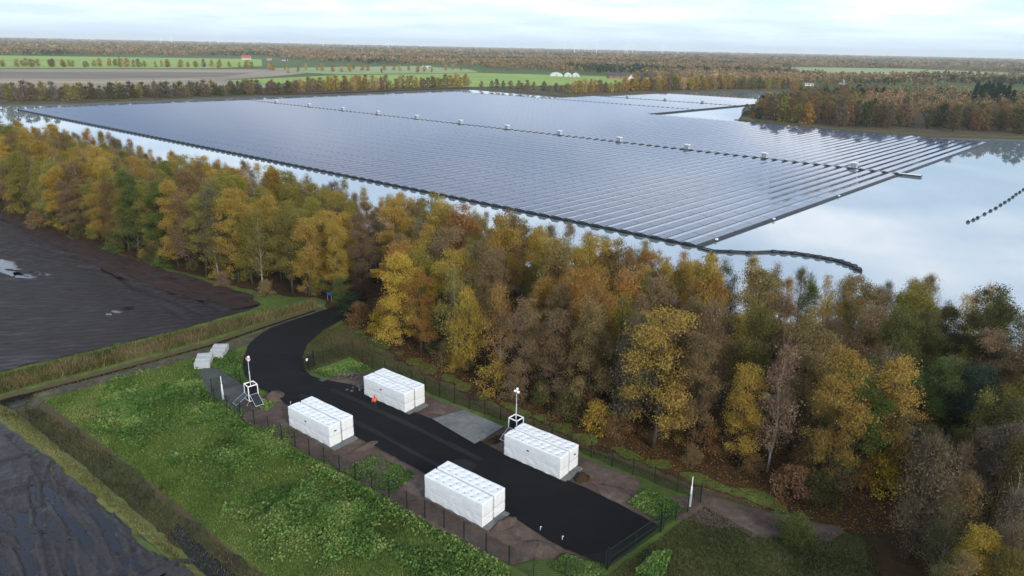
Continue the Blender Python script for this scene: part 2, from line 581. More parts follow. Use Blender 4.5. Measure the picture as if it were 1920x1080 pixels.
def mat_tarp():
    m, t, b = mat_new('white_shrink_wrap')
    g = N(t, 'ShaderNodeTexCoord')
    mp = N(t, 'ShaderNodeMapping')
    mp.inputs['Rotation'].default_value = (R(35), R(20), R(30))
    mp.inputs['Scale'].default_value = (0.5, 2.2, 1.2)
    L(t, g.outputs['Object'], mp.inputs[0])
    n = N(t, 'ShaderNodeTexNoise', i_Scale=1.6, i_Detail=5.0, i_Distortion=0.8)
    L(t, mp.outputs[0], n.inputs['Vector'])
    n2 = N(t, 'ShaderNodeTexNoise', i_Scale=2.5, i_Detail=3.0)
    L(t, g.outputs['Object'], n2.inputs['Vector'])
    L(t, ramp(t, [(0.3, (0.70, 0.72, 0.73)), (0.6, (0.77, 0.79, 0.80))], n2.outputs[0]).outputs[0], b.inputs['Base Color'])
    b.inputs['Roughness'].default_value = 0.5
    b.inputs['Specular IOR Level'].default_value = 0.3
    bp = N(t, 'ShaderNodeBump', i_Strength=0.22, i_Distance=0.06)
    L(t, n.outputs[0], bp.inputs['Height'])
    L(t, bp.outputs[0], b.inputs['Normal'])
    return m


M['tarp'] = mat_tarp()
M['leaf'] = mat_leaf('tree_leaves', spread=0.22)
M['bark'] = mat_ground('bark', [(0.03, 0.024, 0.018), (0.06, 0.05, 0.038), (0.09, 0.078, 0.06)], scales=(0.5, 3.0, 12.0), bump=0.5)
M['birchbark'] = mat_ground('birch_bark', [(0.10, 0.09, 0.08), (0.30, 0.28, 0.26), (0.42, 0.40, 0.37)], scales=(0.7, 4.0, 14.0), bump=0.2)
M['weed'] = mat_leaf('weed_leaves', cols=[(0.05, 0.10, 0.026), (0.09, 0.17, 0.042), (0.15, 0.245, 0.065), (0.29, 0.33, 0.11)], spread=0.7)
M['blade'] = mat_leaf('grass_blades', cols=[(0.058, 0.092, 0.018), (0.10, 0.165, 0.03), (0.155, 0.22, 0.048), (0.24, 0.25, 0.09)], spread=0.6)
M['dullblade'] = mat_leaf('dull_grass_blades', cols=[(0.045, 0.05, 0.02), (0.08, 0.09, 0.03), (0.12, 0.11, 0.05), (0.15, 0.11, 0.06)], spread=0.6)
M['dryblade'] = mat_leaf('dry_grass_blades', cols=[(0.11, 0.105, 0.04), (0.18, 0.18, 0.06), (0.25, 0.22, 0.10)], spread=0.6)
M['reed'] = mat_leaf('dry_reed_blades', cols=[(0.09, 0.095, 0.035), (0.17, 0.14, 0.065), (0.26, 0.20, 0.11)], spread=0.6)
M['fallen'] = mat_leaf('fallen_leaf', cols=[(0.05, 0.025, 0.008), (0.14, 0.065, 0.018), (0.24, 0.12, 0.03), (0.3, 0.19, 0.05)], spread=0.6)
M['farleaf'] = mat_leaf('far_foliage', cols=[(0.055, 0.075, 0.045), (0.17, 0.15, 0.075), (0.26, 0.19, 0.10), (0.33, 0.215, 0.11), (0.38, 0.29, 0.15)], spread=0.5)

# ------------------------------------------------------------------ layout lines
FRONT_PX = [(-260, 300), (-120, 345), (0, 392), (100, 435), (300, 500), (500, 553), (600, 562), (660, 590), (720, 625), (800, 680), (1000, 765), (1200, 825), (1400, 890), (1500, 925), (1580, 940), (1660, 900), (1780, 900), (1920, 940), (2100, 960)]
BACK_PX = [(-200, 218), (-100, 225), (50, 235), (200, 250), (300, 285), (400, 300), (500, 315), (600, 330), (700, 360), (800, 378), (900, 395), (1000, 410), (1100, 432), (1200, 450), (1300, 470), (1400, 487), (1500, 497), (1600, 500), (1700, 500), (1800, 520), (1920, 540), (2100, 570)]
FRONT = GP(FRONT_PX)
BACK = GP(BACK_PX, 10.0)
BELT = FRONT + BACK[::-1]
SHORE = [(x + 3.0, y + 3.5) for x, y in BACK]

PEN_PX = [(2150, 268), (1920, 263), (1750, 259), (1600, 250), (1500, 241), (1420, 232), (1375, 226), (1388, 210), (1440, 196), (1500, 185)]
FARBANK_PX = [(1500, 172), (1400, 171), (1290, 173), (1150, 178), (1060, 183), (1010, 178), (940, 172), (880, 167), (600, 178), (400, 184), (150, 195), (60, 197), (0, 197), (-200, 205)]
LAKE = SHORE + [(300, 60)] + [(520, 180)] + GP(PEN_PX, WZ) + GP(FARBANK_PX, WZ)

DITCH1 = GP([(30, 745), (48, 758), (120, 815), (200, 878), (290, 955), (370, 1024), (450, 1092), (560, 1180)])
DITCH2 = GP([(-300, 822), (0, 746), (200, 695), (400, 641), (480, 614), (592, 577)])
DITCH3 = GP([(640, 612), (700, 650), (900, 752), (1100, 835), (1300, 908), (1440, 952)])
MOUNDS = [(G(560, 975), 5.5, 1.5), (G(640, 1000), 4.0, 0.8), (G(262, 770), 5.5, 1.1), (G(330, 745), 4.0, 0.7), (G(470, 850), 5.0, 0.7), (G(400, 780), 3.5, 0.5)]


DBANK = GP([(42, 745), (72, 754), (150, 808), (240, 872), (325, 945), (410, 1012), (540, 1112), (450, 1112), (375, 1048), (335, 1012), (262, 948), (182, 882), (105, 820), (45, 770)])
PLOUGH = GP([(-260, 305), (-120, 350), (0, 397), (100, 440), (300, 505), (470, 556), (486, 574), (440, 590), (300, 627), (100, 674), (0, 698), (-260, 765)])
MUD = GP([(0, 792), (95, 867), (200, 950), (300, 1032), (390, 1100), (450, 1180), (-100, 1180), (-300, 900), (-120, 740)])


def H(x, y):
    x = np.asarray(x, float)
    y = np.asarray(y, float)
    z = 0.05 * vnoise(x, y, 0.15) * ((x > -90) & (x < 60) & (y < 140))
    sd = poly_sd(x, y, LAKE)
    t = np.clip((sd + 5) / 8, 0, 1)
    z = z - 4.5 * t * t * (3 - 2 * t)
    for dl, w, dep in ((DITCH1, 1.65, 1.15), (DITCH2, 0.95, 0.8), (DITCH3, 0.7, 0.4)):
        q = line_d(x, y, dl) / w
        z = z - dep * np.exp(-q ** 4) if dep > .5 else z - dep * np.exp(-q * q)
    for (mx, my), r, h in MOUNDS:
        z = z + h * np.exp(-((x - mx) ** 2 + (y - my) ** 2) / (2 * (r * .5) ** 2)) * (1 + 0.35 * vnoise(x, y, 0.9))
    return z


def Hs(x, y):
    return float(H(np.array([x]), np.array([y]))[0])


# ------------------------------------------------------------------ ground sheet
def axis(lo, hi, step, inner, growth, limit):
    a = list(np.arange(lo, hi, step))
    lo2, hi2, st2 = inner
    p, s = a[-1], step
    up = []
    while p < limit[1]:
        s = min(s * growth, st2) if p < hi2 else s * 1.3
        p += s
        up.append(p)
    p, s = a[0], step
    dn = []
    while p > limit[0]:
        s = min(s * growth, st2) if p > lo2 else s * 1.3
        p -= s
        dn.append(p)
    return np.array(dn[::-1] + a + up)


gx = axis(-72, 36, 0.5, (-420, 620, 4.5), 1.15, (-30000, 30000))
gy = axis(42, 122, 0.5, (0, 900, 4.5), 1.15, (-600, 30000))
X, Y = np.meshgrid(gx, gy)
Z = H(X.ravel(), Y.ravel())
for fp in (PLOUGH, MUD):
    Z = Z - 0.5 * np.clip((poly_sd(X.ravel(), Y.ravel(), fp) - .5) / 1.0, 0, 1)
Z = Z - 0.4 * np.clip((poly_sd(X.ravel(), Y.ravel(), DBANK) - .3) / .6, 0, 1)
nx, ny = len(gx), len(gy)
idx = np.arange(nx * ny).reshape(ny, nx)
quad = np.stack([idx[:-1, :-1], idx[:-1, 1:], idx[1:, 1:], idx[1:, :-1]], -1).reshape(-1, 4)
me = bpy.data.meshes.new('ground')
me.vertices.add(nx * ny)
me.vertices.foreach_set('co', np.stack([X.ravel(), Y.ravel(), Z], 1).astype(np.float32).ravel())
me.loops.add(quad.size)
me.loops.foreach_set('vertex_index', quad.astype(np.int32).ravel())
me.polygons.add(len(quad))
me.polygons.foreach_set('loop_start', np.arange(0, quad.size, 4, dtype=np.int32))
me.polygons.foreach_set('use_smooth', np.ones(len(quad), bool))
me.materials.append(M['grass'])
me.update(calc_edges=True)
link('ground', me, kind='structure', label='grassy flat land reaching from the compound to the horizon')


def sheet(name, poly, mat, zoff=0.02, res=None, jag=0.0, seg=0.8, hfun=None, drape=True, parent=None, **k):
    """polygon laid on the ground as a draped sheet; jag roughens its outline"""
    pts = []
    n = len(poly)
    for i in range(n):
        a, b = Vector(poly[i]), Vector(poly[(i + 1) % n])
        m = max(1, int((b - a).length / seg)) if jag else 1
        for j in range(m):
            p = a.lerp(b, j / m)
            if jag:
                w = vnoise(np.array([p.x + 31]), np.array([p.y]), 0.6)[0] + 0.6 * vnoise(np.array([p.x]), np.array([p.y + 17]), 1.9)[0]
                d = (b - a).normalized()
                p = p + Vector((-d.y, d.x)) * w * jag
            pts.append((p.x, p.y))
    vs = [Vector(p) for p in pts]
    nb = len(vs)
    if res:
        xs = [p[0] for p in pts]
        ys = [p[1] for p in pts]
        ax, ay = np.meshgrid(np.arange(min(xs), max(xs), res), np.arange(min(ys), max(ys), res))
        ax, ay = ax.ravel(), ay.ravel()
        ok = poly_sd(ax, ay, pts) > res * 0.3
        vs += [Vector((float(a), float(b))) for a, b in zip(ax[ok], ay[ok])]
    r = delaunay_2d_cdt(vs, [(i, (i + 1) % nb) for i in range(nb)], [], 1, 1e-5)
    co = np.array([(p.x, p.y) for p in r[0]])
    z = (H(co[:, 0], co[:, 1]) if drape else np.zeros(len(co))) + zoff
    if hfun:
        z = z + hfun(co[:, 0], co[:, 1])
    me = bpy.data.meshes.new(name)
    # keep outward (upward) winding
    fs = []
    for f in r[2]:
        a, b, c = co[f[0]], co[f[1]], co[f[2]]
        fs.append(f if (b[0] - a[0]) * (c[1] - a[1]) - (b[1] - a[1]) * (c[0] - a[0]) > 0 else f[::-1])
    me.from_pydata(np.column_stack([co, z]).tolist(), [], fs)
    me.polygons.foreach_set('use_smooth', [True] * len(me.polygons))
    me.materials.append(mat)
    me.update()
    return link(name, me, parent, **k)


S = dict(kind='structure')
# lake water
wb = GP([(-700, 260), (-700, 185), (2300, 150)], WZ)
link('water', MB().add([(-700, 60, WZ), (620, 40, WZ), (620, 900, WZ), (-700, 900, WZ)], [(0, 1, 2, 3)]).mesh('water', M['water']), label='calm pale lake reflecting the bright sky', **S)

# fields far away
FIELDS = []


def field(name, px, mat, label, off=0.06):
    p = GP(px)
    FIELDS.append(p)
    sheet(name, p, M[mat], zoff=off + .03 * len(FIELDS), drape=False, label=label, **S)


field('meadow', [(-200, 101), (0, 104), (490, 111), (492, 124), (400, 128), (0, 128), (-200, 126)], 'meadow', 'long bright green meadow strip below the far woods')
field('stubble_field', [(-200, 128), (0, 130), (400, 130), (640, 130), (520, 143), (420, 150), (560, 160), (470, 166), (200, 170), (0, 164), (-200, 162)], 'stubble', 'wide tan and brown bare field behind the lake')
field('ploughed_strip', [(-100, 134), (480, 136), (420, 144), (200, 148), (-100, 146)], 'brownfield', 'brown band across the tan field', 0.12)
field('sandy_strip', [(-100, 151), (200, 153), (370, 148), (380, 149.5), (200, 157), (-100, 155)], 'sand', 'pale sandy strip along the tan field', 0.12)
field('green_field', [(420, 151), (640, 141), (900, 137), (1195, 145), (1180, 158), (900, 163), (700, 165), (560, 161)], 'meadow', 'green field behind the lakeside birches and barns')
field('pale_field', [(500, 128), (780, 124), (880, 130), (900, 136), (640, 140), (560, 136)], 'meadow2', 'pale grassy field beyond the green field')
field('wide_field', [(1450, 129), (1500, 126), (1700, 129), (1960, 139), (1960, 150), (1760, 146), (1560, 147), (1480, 139)], 'meadow2', 'pale green field behind the dark pines on the right')

# near fields
def ploughH(x, y):
    a = R(20)
    v = -x * math.sin(-a) + y * math.cos(-a)
    z = 0.05 * np.sin(v * 2 * math.pi / 1.6) + 0.10 * vnoise(x, y, 0.35) + 0.05 * vnoise(x, y, 1.1)
    for pl in RUTS_UP:
        d = line_d(x, y, pl)
        z = z - 0.22 * np.exp(-(d / 0.45) ** 2) + 0.12 * np.exp(-((d - 0.9) / 0.35) ** 2)
    return z


RUTS_UP = [GP(p) for p in (
    [(0, 405), (60, 418), (110, 432), (150, 452)], [(0, 412), (50, 426), (90, 440), (60, 455), (0, 462)], [(0, 452), (60, 462), (160, 488), (260, 520), (330, 552)],
    [(0, 475), (100, 492), (200, 510), (300, 555), (380, 590)], [(60, 448), (180, 480), (300, 528), (420, 585)], [(240, 560), (310, 575), (350, 600), (420, 590)], [(190, 500), (260, 545), (300, 560)])]
sheet('ploughed_field', PLOUGH, M['plough'], 0.12, res=0.7, jag=0.3, hfun=ploughH, label='dark wet ploughed field beside the tree belt', **S)
sheet('headland', GP([(-260, 303), (-120, 348), (0, 394), (100, 437), (300, 503), (470, 555), (488, 573), (440, 580), (330, 555), (200, 512), (100, 462), (0, 412), (-120, 362), (-260, 312)]), M['headland'], 0.2, res=1.0, jag=0.5, hfun=lambda x, y: 0.12 * vnoise(x, y, .8), label='reddish bare headland strip along the tree belt', **S)

rng_r = random.Random(5)
RUTS_LOW = [GP(p) for p in (
    [(60, 900), (65, 950), (85, 1000), (105, 1090)], [(95, 900), (88, 950), (105, 1000), (135, 1090)], [(190, 930), (205, 990), (225, 1040), (230, 1090)],
    [(235, 930), (250, 985), (275, 1040), (290, 1090)], [(130, 930), (200, 985), (270, 1020), (340, 1060)], [(205, 945), (260, 1000), (330, 1050)], [(0, 870), (80, 850), (170, 880), (240, 935)],
    [(0, 930), (60, 915), (150, 935), (260, 960)], [(250, 1090), (330, 1050), (368, 1024)], [(0, 1010), (40, 1040), (60, 1090)], [(20, 820), (90, 880), (180, 960), (220, 1030)], [(280, 985), (300, 1020), (345, 1050)])]


for k in range(20):
    u0, v0 = rng_r.uniform(-80, 260), rng_r.uniform(830, 1060)
    a = rng_r.choice([R(75), R(60), R(30), R(100)]) + rng_r.uniform(-.25, .25)
    pl = []
    for q in range(7):
        pl.append((u0, v0))
        u0 += math.cos(a) * 32
        v0 += math.sin(a) * 28
        a += rng_r.uniform(-.25, .25)
    RUTS_LOW.append(GP(pl))
    if k % 2 == 0:
        RUTS_LOW.append(GP([(p + 34, q - 6) for p, q in pl]))


def mudH(x, y):
    z = 0.05 * vnoise(x, y, 0.4) + 0.04 * vnoise(x, y, 1.3) + 0.03 * vnoise(x, y, 3.1)
    for i, pl in enumerate(RUTS_LOW):
        d = line_d(x, y, pl)
        w = .30 + .12 * (i % 3)
        dp = (.2, .1, .15, .08)[i % 4] if i >= 12 else .19
        al = x * math.cos(i) + y * math.sin(i)
        z = z - dp * np.exp(-(d / w) ** 4) + dp * .6 * np.exp(-((d - w - .18) / 0.13) ** 2) + dp * .3 * np.sin(al * 11) * np.exp(-(d / w) ** 4)
    return np.maximum(z, -.32)


sheet('muddy_field', MUD, M['mud'], 0.22, res=0.22, jag=0.25, hfun=mudH, label='wet grey mud field with tyre ruts', **S)
sheet('puddle', GP([(-60, 880), (60, 900), (180, 955), (280, 1035), (350, 1100), (-60, 1180)]), M['puddle'], -0.02, drape=False, label='rainwater lying in the tyre ruts', **S)
for i, px in enumerate(([(0, 487), (30, 492), (36, 503), (60, 512), (20, 520), (0, 512)], [(25, 512), (80, 510), (100, 517), (60, 524), (30, 522)], [(198, 586), (250, 576), (252, 581), (215, 593), (200, 592)], [(110, 543), (140, 540), (135, 545)])):
    sheet('puddle', GP(px), M['puddle'], 0.14, drape=False, jag=0.25, label=('pale puddle at the edge of the ploughed field', 'narrow puddle in the ploughed field', 'bright puddle in the middle of the ploughed field', 'small thin puddle in the ploughed field')[i], **S)

sheet('grass_verge', GP([(-120, 735), (0, 748), (30, 756), (46, 772), (106, 822), (182, 884), (262, 950), (335, 1014), (375, 1050), (448, 1120), (420, 1120), (382, 1099), (296, 1031), (196, 950), (91, 866), (-4, 792)]), M['verge'], 0.05, res=1.0, jag=0.25, label='yellowish grass strip between mud field and ditch', **S)
sheet('dirt_track', GP([(-200, 812), (0, 757), (200, 705), (400, 651), (470, 630), (520, 608), (600, 578), (612, 582), (540, 606), (485, 634), (450, 652), (300, 691), (200, 718), (80, 748), (0, 768), (-200, 825)]), M['track'], 0.06, res=1.0, jag=0.35, label='brown dirt track beside the ditch', **S)
sheet('ditch_water', GP([(330, 965), (380, 1010), (490, 1100), (430, 1105), (355, 1030), (320, 985)]), M['ditchwater'], -0.98, drape=False, label='dark water standing in the lower ditch', **S)
sheet('ditch_water', GP([(-100, 766), (0, 741), (200, 690), (400, 636), (590, 573), (592, 580), (400, 646), (200, 700), (0, 751), (-100, 776)]), M['ditchwater'], -0.6, drape=False, label='dark water in the ditch below the ploughed field', **S)

sheet('ditch_bank', DBANK, M['ditchsoil'], 0.05, res=0.4, jag=0.35, label='dark bare banks of the lower ditch', **S)
sheet('drain_furrow', GP([(255, 1090), (320, 1052), (372, 1020), (378, 1026), (330, 1062), (270, 1098)]), M['mud'], 0.12, res=0.4, jag=0.15, label='muddy drain furrow cutting across the grass strip', **S)
sheet('wood_floor', GP([(1380, 223), (1420, 230), (1500, 238.5), (1600, 247), (1750, 256), (1930, 260), (2120, 265)], WZ) + [(560, 560), (430, 800), (330, 720)] + GP([(1500, 188), (1440, 198), (1390, 211)], WZ), M['bank'], 0.03, res=8.0, label='brown floor of the wooded point', **S)
sheet('shore_land', GP([(-200, 203), (0, 197), (60, 197), (150, 195), (400, 184), (600, 178), (880, 167), (940, 172), (1010, 178), (1060, 183), (1150, 178), (1290, 173), (1400, 171), (1500, 171), (1500, 163), (1400, 165), (1190, 160), (900, 164), (700, 166), (560, 162), (470, 167), (200, 171), (0, 165), (-200, 163)], WZ), M['bank'], 0.04, res=9.0, label='rough brown land along the far shore', **S)
sheet('dull_grass', GP([(1000, 1090), (1142, 1075), (1250, 1000), (1320, 945), (1420, 1000), (1640, 1000), (1665, 1125), (1000, 1135)]), M['dullgrass'], 0.03, res=1.0, jag=0.4, label='dark grass past the end of the asphalt', **S)  # dimness of the lower right is put into this darker grass colour
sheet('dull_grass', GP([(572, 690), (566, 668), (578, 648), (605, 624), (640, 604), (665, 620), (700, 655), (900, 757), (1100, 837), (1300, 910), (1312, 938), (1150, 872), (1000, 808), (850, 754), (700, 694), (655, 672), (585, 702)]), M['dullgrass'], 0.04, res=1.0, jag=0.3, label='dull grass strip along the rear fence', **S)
LITTER = GP([(-260, 300), (0, 392), (100, 435), (300, 500), (500, 552), (600, 560), (650, 610), (700, 646), (900, 748), (1100, 832), (1300, 905), (1450, 955), (1560, 985), (1620, 1010), (1640, 1110), (2300, 1110)]) + [(150, 90)] + SHORE[::-1]
sheet('forest_floor', LITTER, M['litter'], 0.05, res=2.5, jag=0.6, label='brown leaf litter under the tree belt', **S)
sheet('leafy_path', GP([(1250, 935), (1320, 925), (1440, 960), (1580, 990), (1560, 1015), (1430, 1010), (1330, 985), (1270, 975)]), M['soil'], 0.07, res=1.0, jag=0.5, label='bare trodden soil at the end of the compound', **S)
sheet('sandy_clearing', GP([(1650, 800), (1700, 795), (1770, 815), (1760, 830), (1690, 822)]), M['sand'], 0.12, res=1.0, jag=0.4, label='pale sandy clearing among the dark trees', **S)
sheet('sandy_clearing', GP([(1870, 650), (1960, 660), (1960, 676), (1890, 672)]), M['sand'], 0.12, res=1.0, jag=0.4, label='pale sandy patch by the lakeside trees', **S)
sheet('sandy_clearing', GP([(1425, 735), (1480, 745), (1490, 765), (1440, 770)]), M['sand'], 0.12, res=1.0, jag=0.4, label='faint sandy patch behind the golden oaks', **S)

YARD = GP([(440, 778), (470, 752), (510, 735), (575, 712), (600, 716), (640, 702), (700, 698), (800, 742), (950, 802), (1090, 858), (1200, 900), (1185, 940), (1238, 986), (1140, 1062), (1062, 1036), (958, 1062), (860, 1012), (730, 938), (640, 884), (560, 842)])


def yardH(x, y):
    return 0.07 * vnoise(x, y, 0.7) + 0.05 * vnoise(x, y, 2.2)


sheet('soil_yard', YARD, M['soil'], 0.10, res=0.45, jag=0.3, hfun=yardH, label='bare reddish brown soil yard inside the fence', **S)
sheet('gravel_patch', GP([(368, 700), (392, 684), (425, 700), (452, 722), (485, 742), (478, 762), (440, 778), (405, 752), (380, 730)]), M['greygravel'], 0.13, res=0.5, jag=0.35, label='dark grey gravel patch below the concrete blocks', **S)
ROAD_R = [(1237, 990), (1100, 918), (1000, 880), (940, 852), (850, 802), (760, 770), (700, 742), (660, 724), (615, 716), (585, 708), (570, 694), (566, 672), (576, 648), (605, 622), (640, 602), (680, 590)]
ROAD_L = [(690, 560), (650, 568), (612, 582), (560, 599), (510, 616), (482, 634), (464, 652), (456, 680), (460, 708), (480, 728), (515, 742), (532, 757), (560, 770), (700, 838), (800, 892), (860, 920), (950, 968), (1060, 1034), (1142, 1064)]
ROAD = GP(ROAD_R + ROAD_L)
sheet('asphalt_road', ROAD, M['asphalt'], 0.24, res=2.0, jag=0.10, seg=0.6, drape=False, label='fresh black asphalt drive curving through the compound', **S)
for px in ([(560, 745), (700, 815), (830, 885), (836, 881), (705, 810), (566, 741)], [(620, 735), (760, 800), (900, 868), (906, 864), (766, 795), (626, 731)]):
    sheet('tyre_mark', GP(px), M['dust'], 0.25, drape=False, jag=0.12, label='faint pale tyre track along the asphalt', **S)
sheet('worn_patch', GP([(850, 868), (875, 864), (895, 875), (885, 885), (860, 880)]), M['dust'], 0.255, drape=False, jag=0.3, label='lighter dusty patch on the asphalt between the containers', **S)
sheet('puddle', GP([(597, 715), (608, 712), (614, 716), (604, 719)]), M['puddle'], 0.262, drape=False, jag=0.1, label='small puddle at the asphalt edge by the gate', **S)
# bank of the wooded point and far shore reed strip
sheet('shore_bank', GP([(1375, 225), (1420, 231), (1500, 240), (1600, 249), (1750, 257.5), (1862, 259), (1862, 256), (1750, 253), (1600, 245), (1500, 237), (1420, 229), (1380, 224)], WZ), M['bank'], WZ + 0.15, drape=False, label='low tan bank in front of the wooded point', **S)
sheet('shore_bank', GP([(0, 196), (150, 194), (400, 183), (600, 177.5), (880, 166.5), (880, 164.5), (600, 175), (400, 181), (150, 190), (0, 190)], WZ), M['bank'], 0.1, drape=False, label='reedy far bank behind the solar array', **S)

# ------------------------------------------------------------------ battery containers
p0, p1 = Vector(G(797.8, 932.6, .2)), Vector(G(904.4, 988.9, .2))
DL = (p0 - p1).normalized()          # along the length, away from the front corner
DW = Vector((-DL.y, DL.x))           # towards the second row
if DW.dot(Vector(G(946.7, 959.3)) - p1) < 0:
    DW = -DW
RZ_BOX = math.atan2(DL.y, DL.x)
BL, BW, BH = 7.3, 1.52, 2.5


def wrap_mesh(seed, kx):
    """shrink-wrapped cabinet: rounded block, sagging top dimples, creased sides"""
    r = np.random.default_rng(seed)
    bm = bmesh.new()
    nxs, nys, nzs = 66, 16, 14

    def grid(f, a, b):
        vv = [[bm.verts.new(f(i / a, j / b)) for j in range(b + 1)] for i in range(a + 1)]
        for i in range(a):
            for j in range(b):
                bm.faces.new((vv[i][j], vv[i + 1][j], vv[i + 1][j + 1], vv[i][j + 1]))
    grid(lambda u, v: (u * BL, v * BW, BH), nxs, nys)
    grid(lambda u, v: (u * BL, 0, BH * (1 - v)), nxs, nzs)
    grid(lambda u, v: (u * BL, BW, BH * v), nxs, nzs)
    grid(lambda u, v: (0, u * BW, BH * v), nys, nzs)
    grid(lambda u, v: (BL, u * BW, BH * (1 - v)), nys, nzs)
    bmesh.ops.remove_doubles(bm, verts=bm.verts, dist=1e-4)
    bmesh.ops.recalc_face_normals(bm, faces=bm.faces)
    ph = r.uniform(0, 6, 6)
    for v in bm.verts:
        x, y, z = v.co
        if z > BH - 1e-3:
            for i in range(8):
                for yy in (0.42, 1.10):
                    d2 = (x - (0.55 + i * 0.89 + (0.2 if yy > .8 else 0))) ** 2 + (y - yy) ** 2
                    v.co.z -= 0.12 * math.exp(-d2 / 0.035)
            v.co.z += 0.025 * math.sin(x * 2.1 + ph[0]) * math.sin(y * 4 + ph[1])
        e = 0.014 * math.sin(x * 2.1 + z * 2.3 + ph[2]) + (0.022 * math.sin(x * 4.3 - z * 6.1 + ph[3]) if z < 1.1 else 0.006 * math.sin(x * 5 + z * 3)) + 0.01 * math.sin(y * 6 + z * 3 + ph[4])
        pin = math.exp(-((z - 1.15) / 0.12) ** 2)          # pulled in along the strap
        k = 1 if z < BH - .2 else .4
        if y < 1e-3:
            v.co.y += -abs(e) * k + 0.035 * pin
        elif y > BW - 1e-3:
            v.co.y += abs(e) * k - 0.035 * pin
        if x < 1e-3:
            v.co.x += -abs(e) * .7 * k + 0.03 * pin
        elif x > BL - 1e-3:
            v.co.x += abs(e) * .7 * k - 0.03 * pin
        if z < 0.05:
            v.co.z += 0.06 + 0.05 * math.sin(x * 4 + ph[5])
    me = bpy.data.meshes.new('wrap')
    bm.to_mesh(me)
    bm.free()
    me.polygons.foreach_set('use_smooth', [True] * len(me.polygons))
    me.materials.append(M['tarp'])
    return me


WRAPS = [wrap_mesh(i, i) for i in range(4)]
DIMPLE_ME = MB().box((0, 0, 0), (.2, .03, .02)).box((0, 0, .002), (.03, .12, .02)).mesh('dimple_mark', M['cabinet_d'])  # grey crosses that darken the dimples of the wrap top
pair_px = [(904.4, 988.9), (619.5, 838.5), (760, 773.5), (1050, 898.5)]
pair_name = ['nearest the camera beside the front fence', 'beside the solar camera tower', 'behind the person in orange', 'in front of the rear camera mast']
SLABZ = 0.24
fw = DW.dot(Vector((-math.sin(RZ_BOX), math.cos(RZ_BOX)))) > 0
for i, px in enumerate(pair_px):
    c = Vector(G(*px, z=SLABZ + .05))
    cc = c + DL * (BL / 2 - .3) + DW * (BW + .12)
    sl = empty('concrete_slab', (cc.x, cc.y, 0), RZ_BOX, label='low concrete slab under the wrapped containers ' + pair_name[i], cat='slab', group='slabs under the containers')
    for k in range(2):
        MB().box(((k - .5) * 4.0, 0, SLABZ / 2 + .03), (3.98, 3.25, SLABZ)).build('slab_block', M['concrete'], sl)
    for row in range(2):
        o = c + DW * (row * (BW + .25))
        # local frame: x along DL from front end, y along left normal
        y0 = 0 if fw else -BW
        root = empty('battery_container', (o.x, o.y, SLABZ + .035), RZ_BOX,
                     label='white shrink-wrapped battery container, %s of the pair %s' % (('left one', 'right one')[row], pair_name[i]), cat='container', group='wrapped battery containers')
        w = link('wrap', WRAPS[(i * 2 + row) % 4], root, (0, y0, 0))
        MB().box((BL / 2, y0 + BW / 2, .04), (BL - .1, BW - .1, .08)).build('base_frame', M['offwhite'], root)
        st = MB()
        zt = 1.15 + 0.06 * ((i + row) % 3 - 1)
        sag = lambda q: zt + 0.04 * math.sin(q * 1.1 + i * 2 + row)
        for q in range(12):
            x0, x1 = BL * q / 12, BL * (q + 1) / 12
            for yy in (y0 - .02, y0 + BW + .02):
                st.tube([(x0, yy, sag(x0)), (x1, yy, sag(x1))], 0.017, 4, False)
        for xx in (-.02, BL + .02):
            st.tube([(xx, y0, sag(xx)), (xx, y0 + BW, sag(xx))], 0.017, 4, False)
        st.build('strap', M['cabinet_d'], root)
        for a in range(8):
            for yy in (0.42, 1.10):
                px_, py_ = 0.55 + a * 0.89 + (0.2 if yy > .8 else 0), y0 + yy
                link('dimple_mark', DIMPLE_ME, root, (px_, py_, BH - .085), 0.6 + a)
        ysd = y0 - .075 if fw else y0 + BW + .075
        if row == 0 and i != 0:
            MB().box((4.1, ysd, 1.75), (.24, .03, .13)).build('label_plate', M['black'], root)
        if (i == 1 and row == 0) or (i == 3 and row == 1):
            MB().box((-.075, y0 + BW / 2, 1.75), (.03, .26, .12)).build('label_plate', M['black'], root)

# concrete pad
pd = [Vector(p) for p in GP([(810, 785), (870, 768), (945, 800), (890, 832)], .25)]
pc = (pd[0] + pd[1] + pd[2] + pd[3]) / 4
pad = empty('concrete_pad', (pc.x, pc.y, 0), 0, label='empty grey concrete pad between two container pairs', cat='pad')
for a in range(3):
    for b in range(2):
        def bl(u, v):
            return pd[0] * (1 - u) * (1 - v) + pd[1] * u * (1 - v) + pd[2] * u * v + pd[3] * (1 - u) * v - pc
        u0, u1, v0, v1 = b / 2 + .002, (b + 1) / 2 - .002, a / 3 + .002, (a + 1) / 3 - .002
        q = [bl(u0, v0), bl(u1, v0), bl(u1, v1), bl(u0, v1)]
        MB().add([(p.x, p.y, .02) for p in q] + [(p.x, p.y, .25 + .003 * ((a + b) % 2)) for p in q], [(3, 2, 1, 0), (4, 5, 6, 7), (0, 1, 5, 4), (1, 2, 6, 5), (2, 3, 7, 6), (3, 0, 4, 7)]).build('slab', M['concrete'], pad)

# ------------------------------------------------------------------ concrete block stacks
def block_mesh():
    bm = bmesh.new()
    bmesh.ops.create_cube(bm, size=1)
    bmesh.ops.scale(bm, vec=(2.0, .86, .85), verts=bm.verts)
    bmesh.ops.bevel(bm, geom=bm.edges[:], offset=.03, segments=1, affect='EDGES')
    for k in (-.55, .55):
        q = bmesh.ops.create_cube(bm, size=1)['verts']
        bmesh.ops.scale(bm, vec=(.28, .28, .06), verts=q)
        bmesh.ops.translate(bm, vec=(k, 0, .455), verts=q)
    m_ = bpy.data.meshes.new('concrete_block')
    bm.to_mesh(m_)
    bm.free()
    m_.materials.append(M['concrete2'])
    return m_


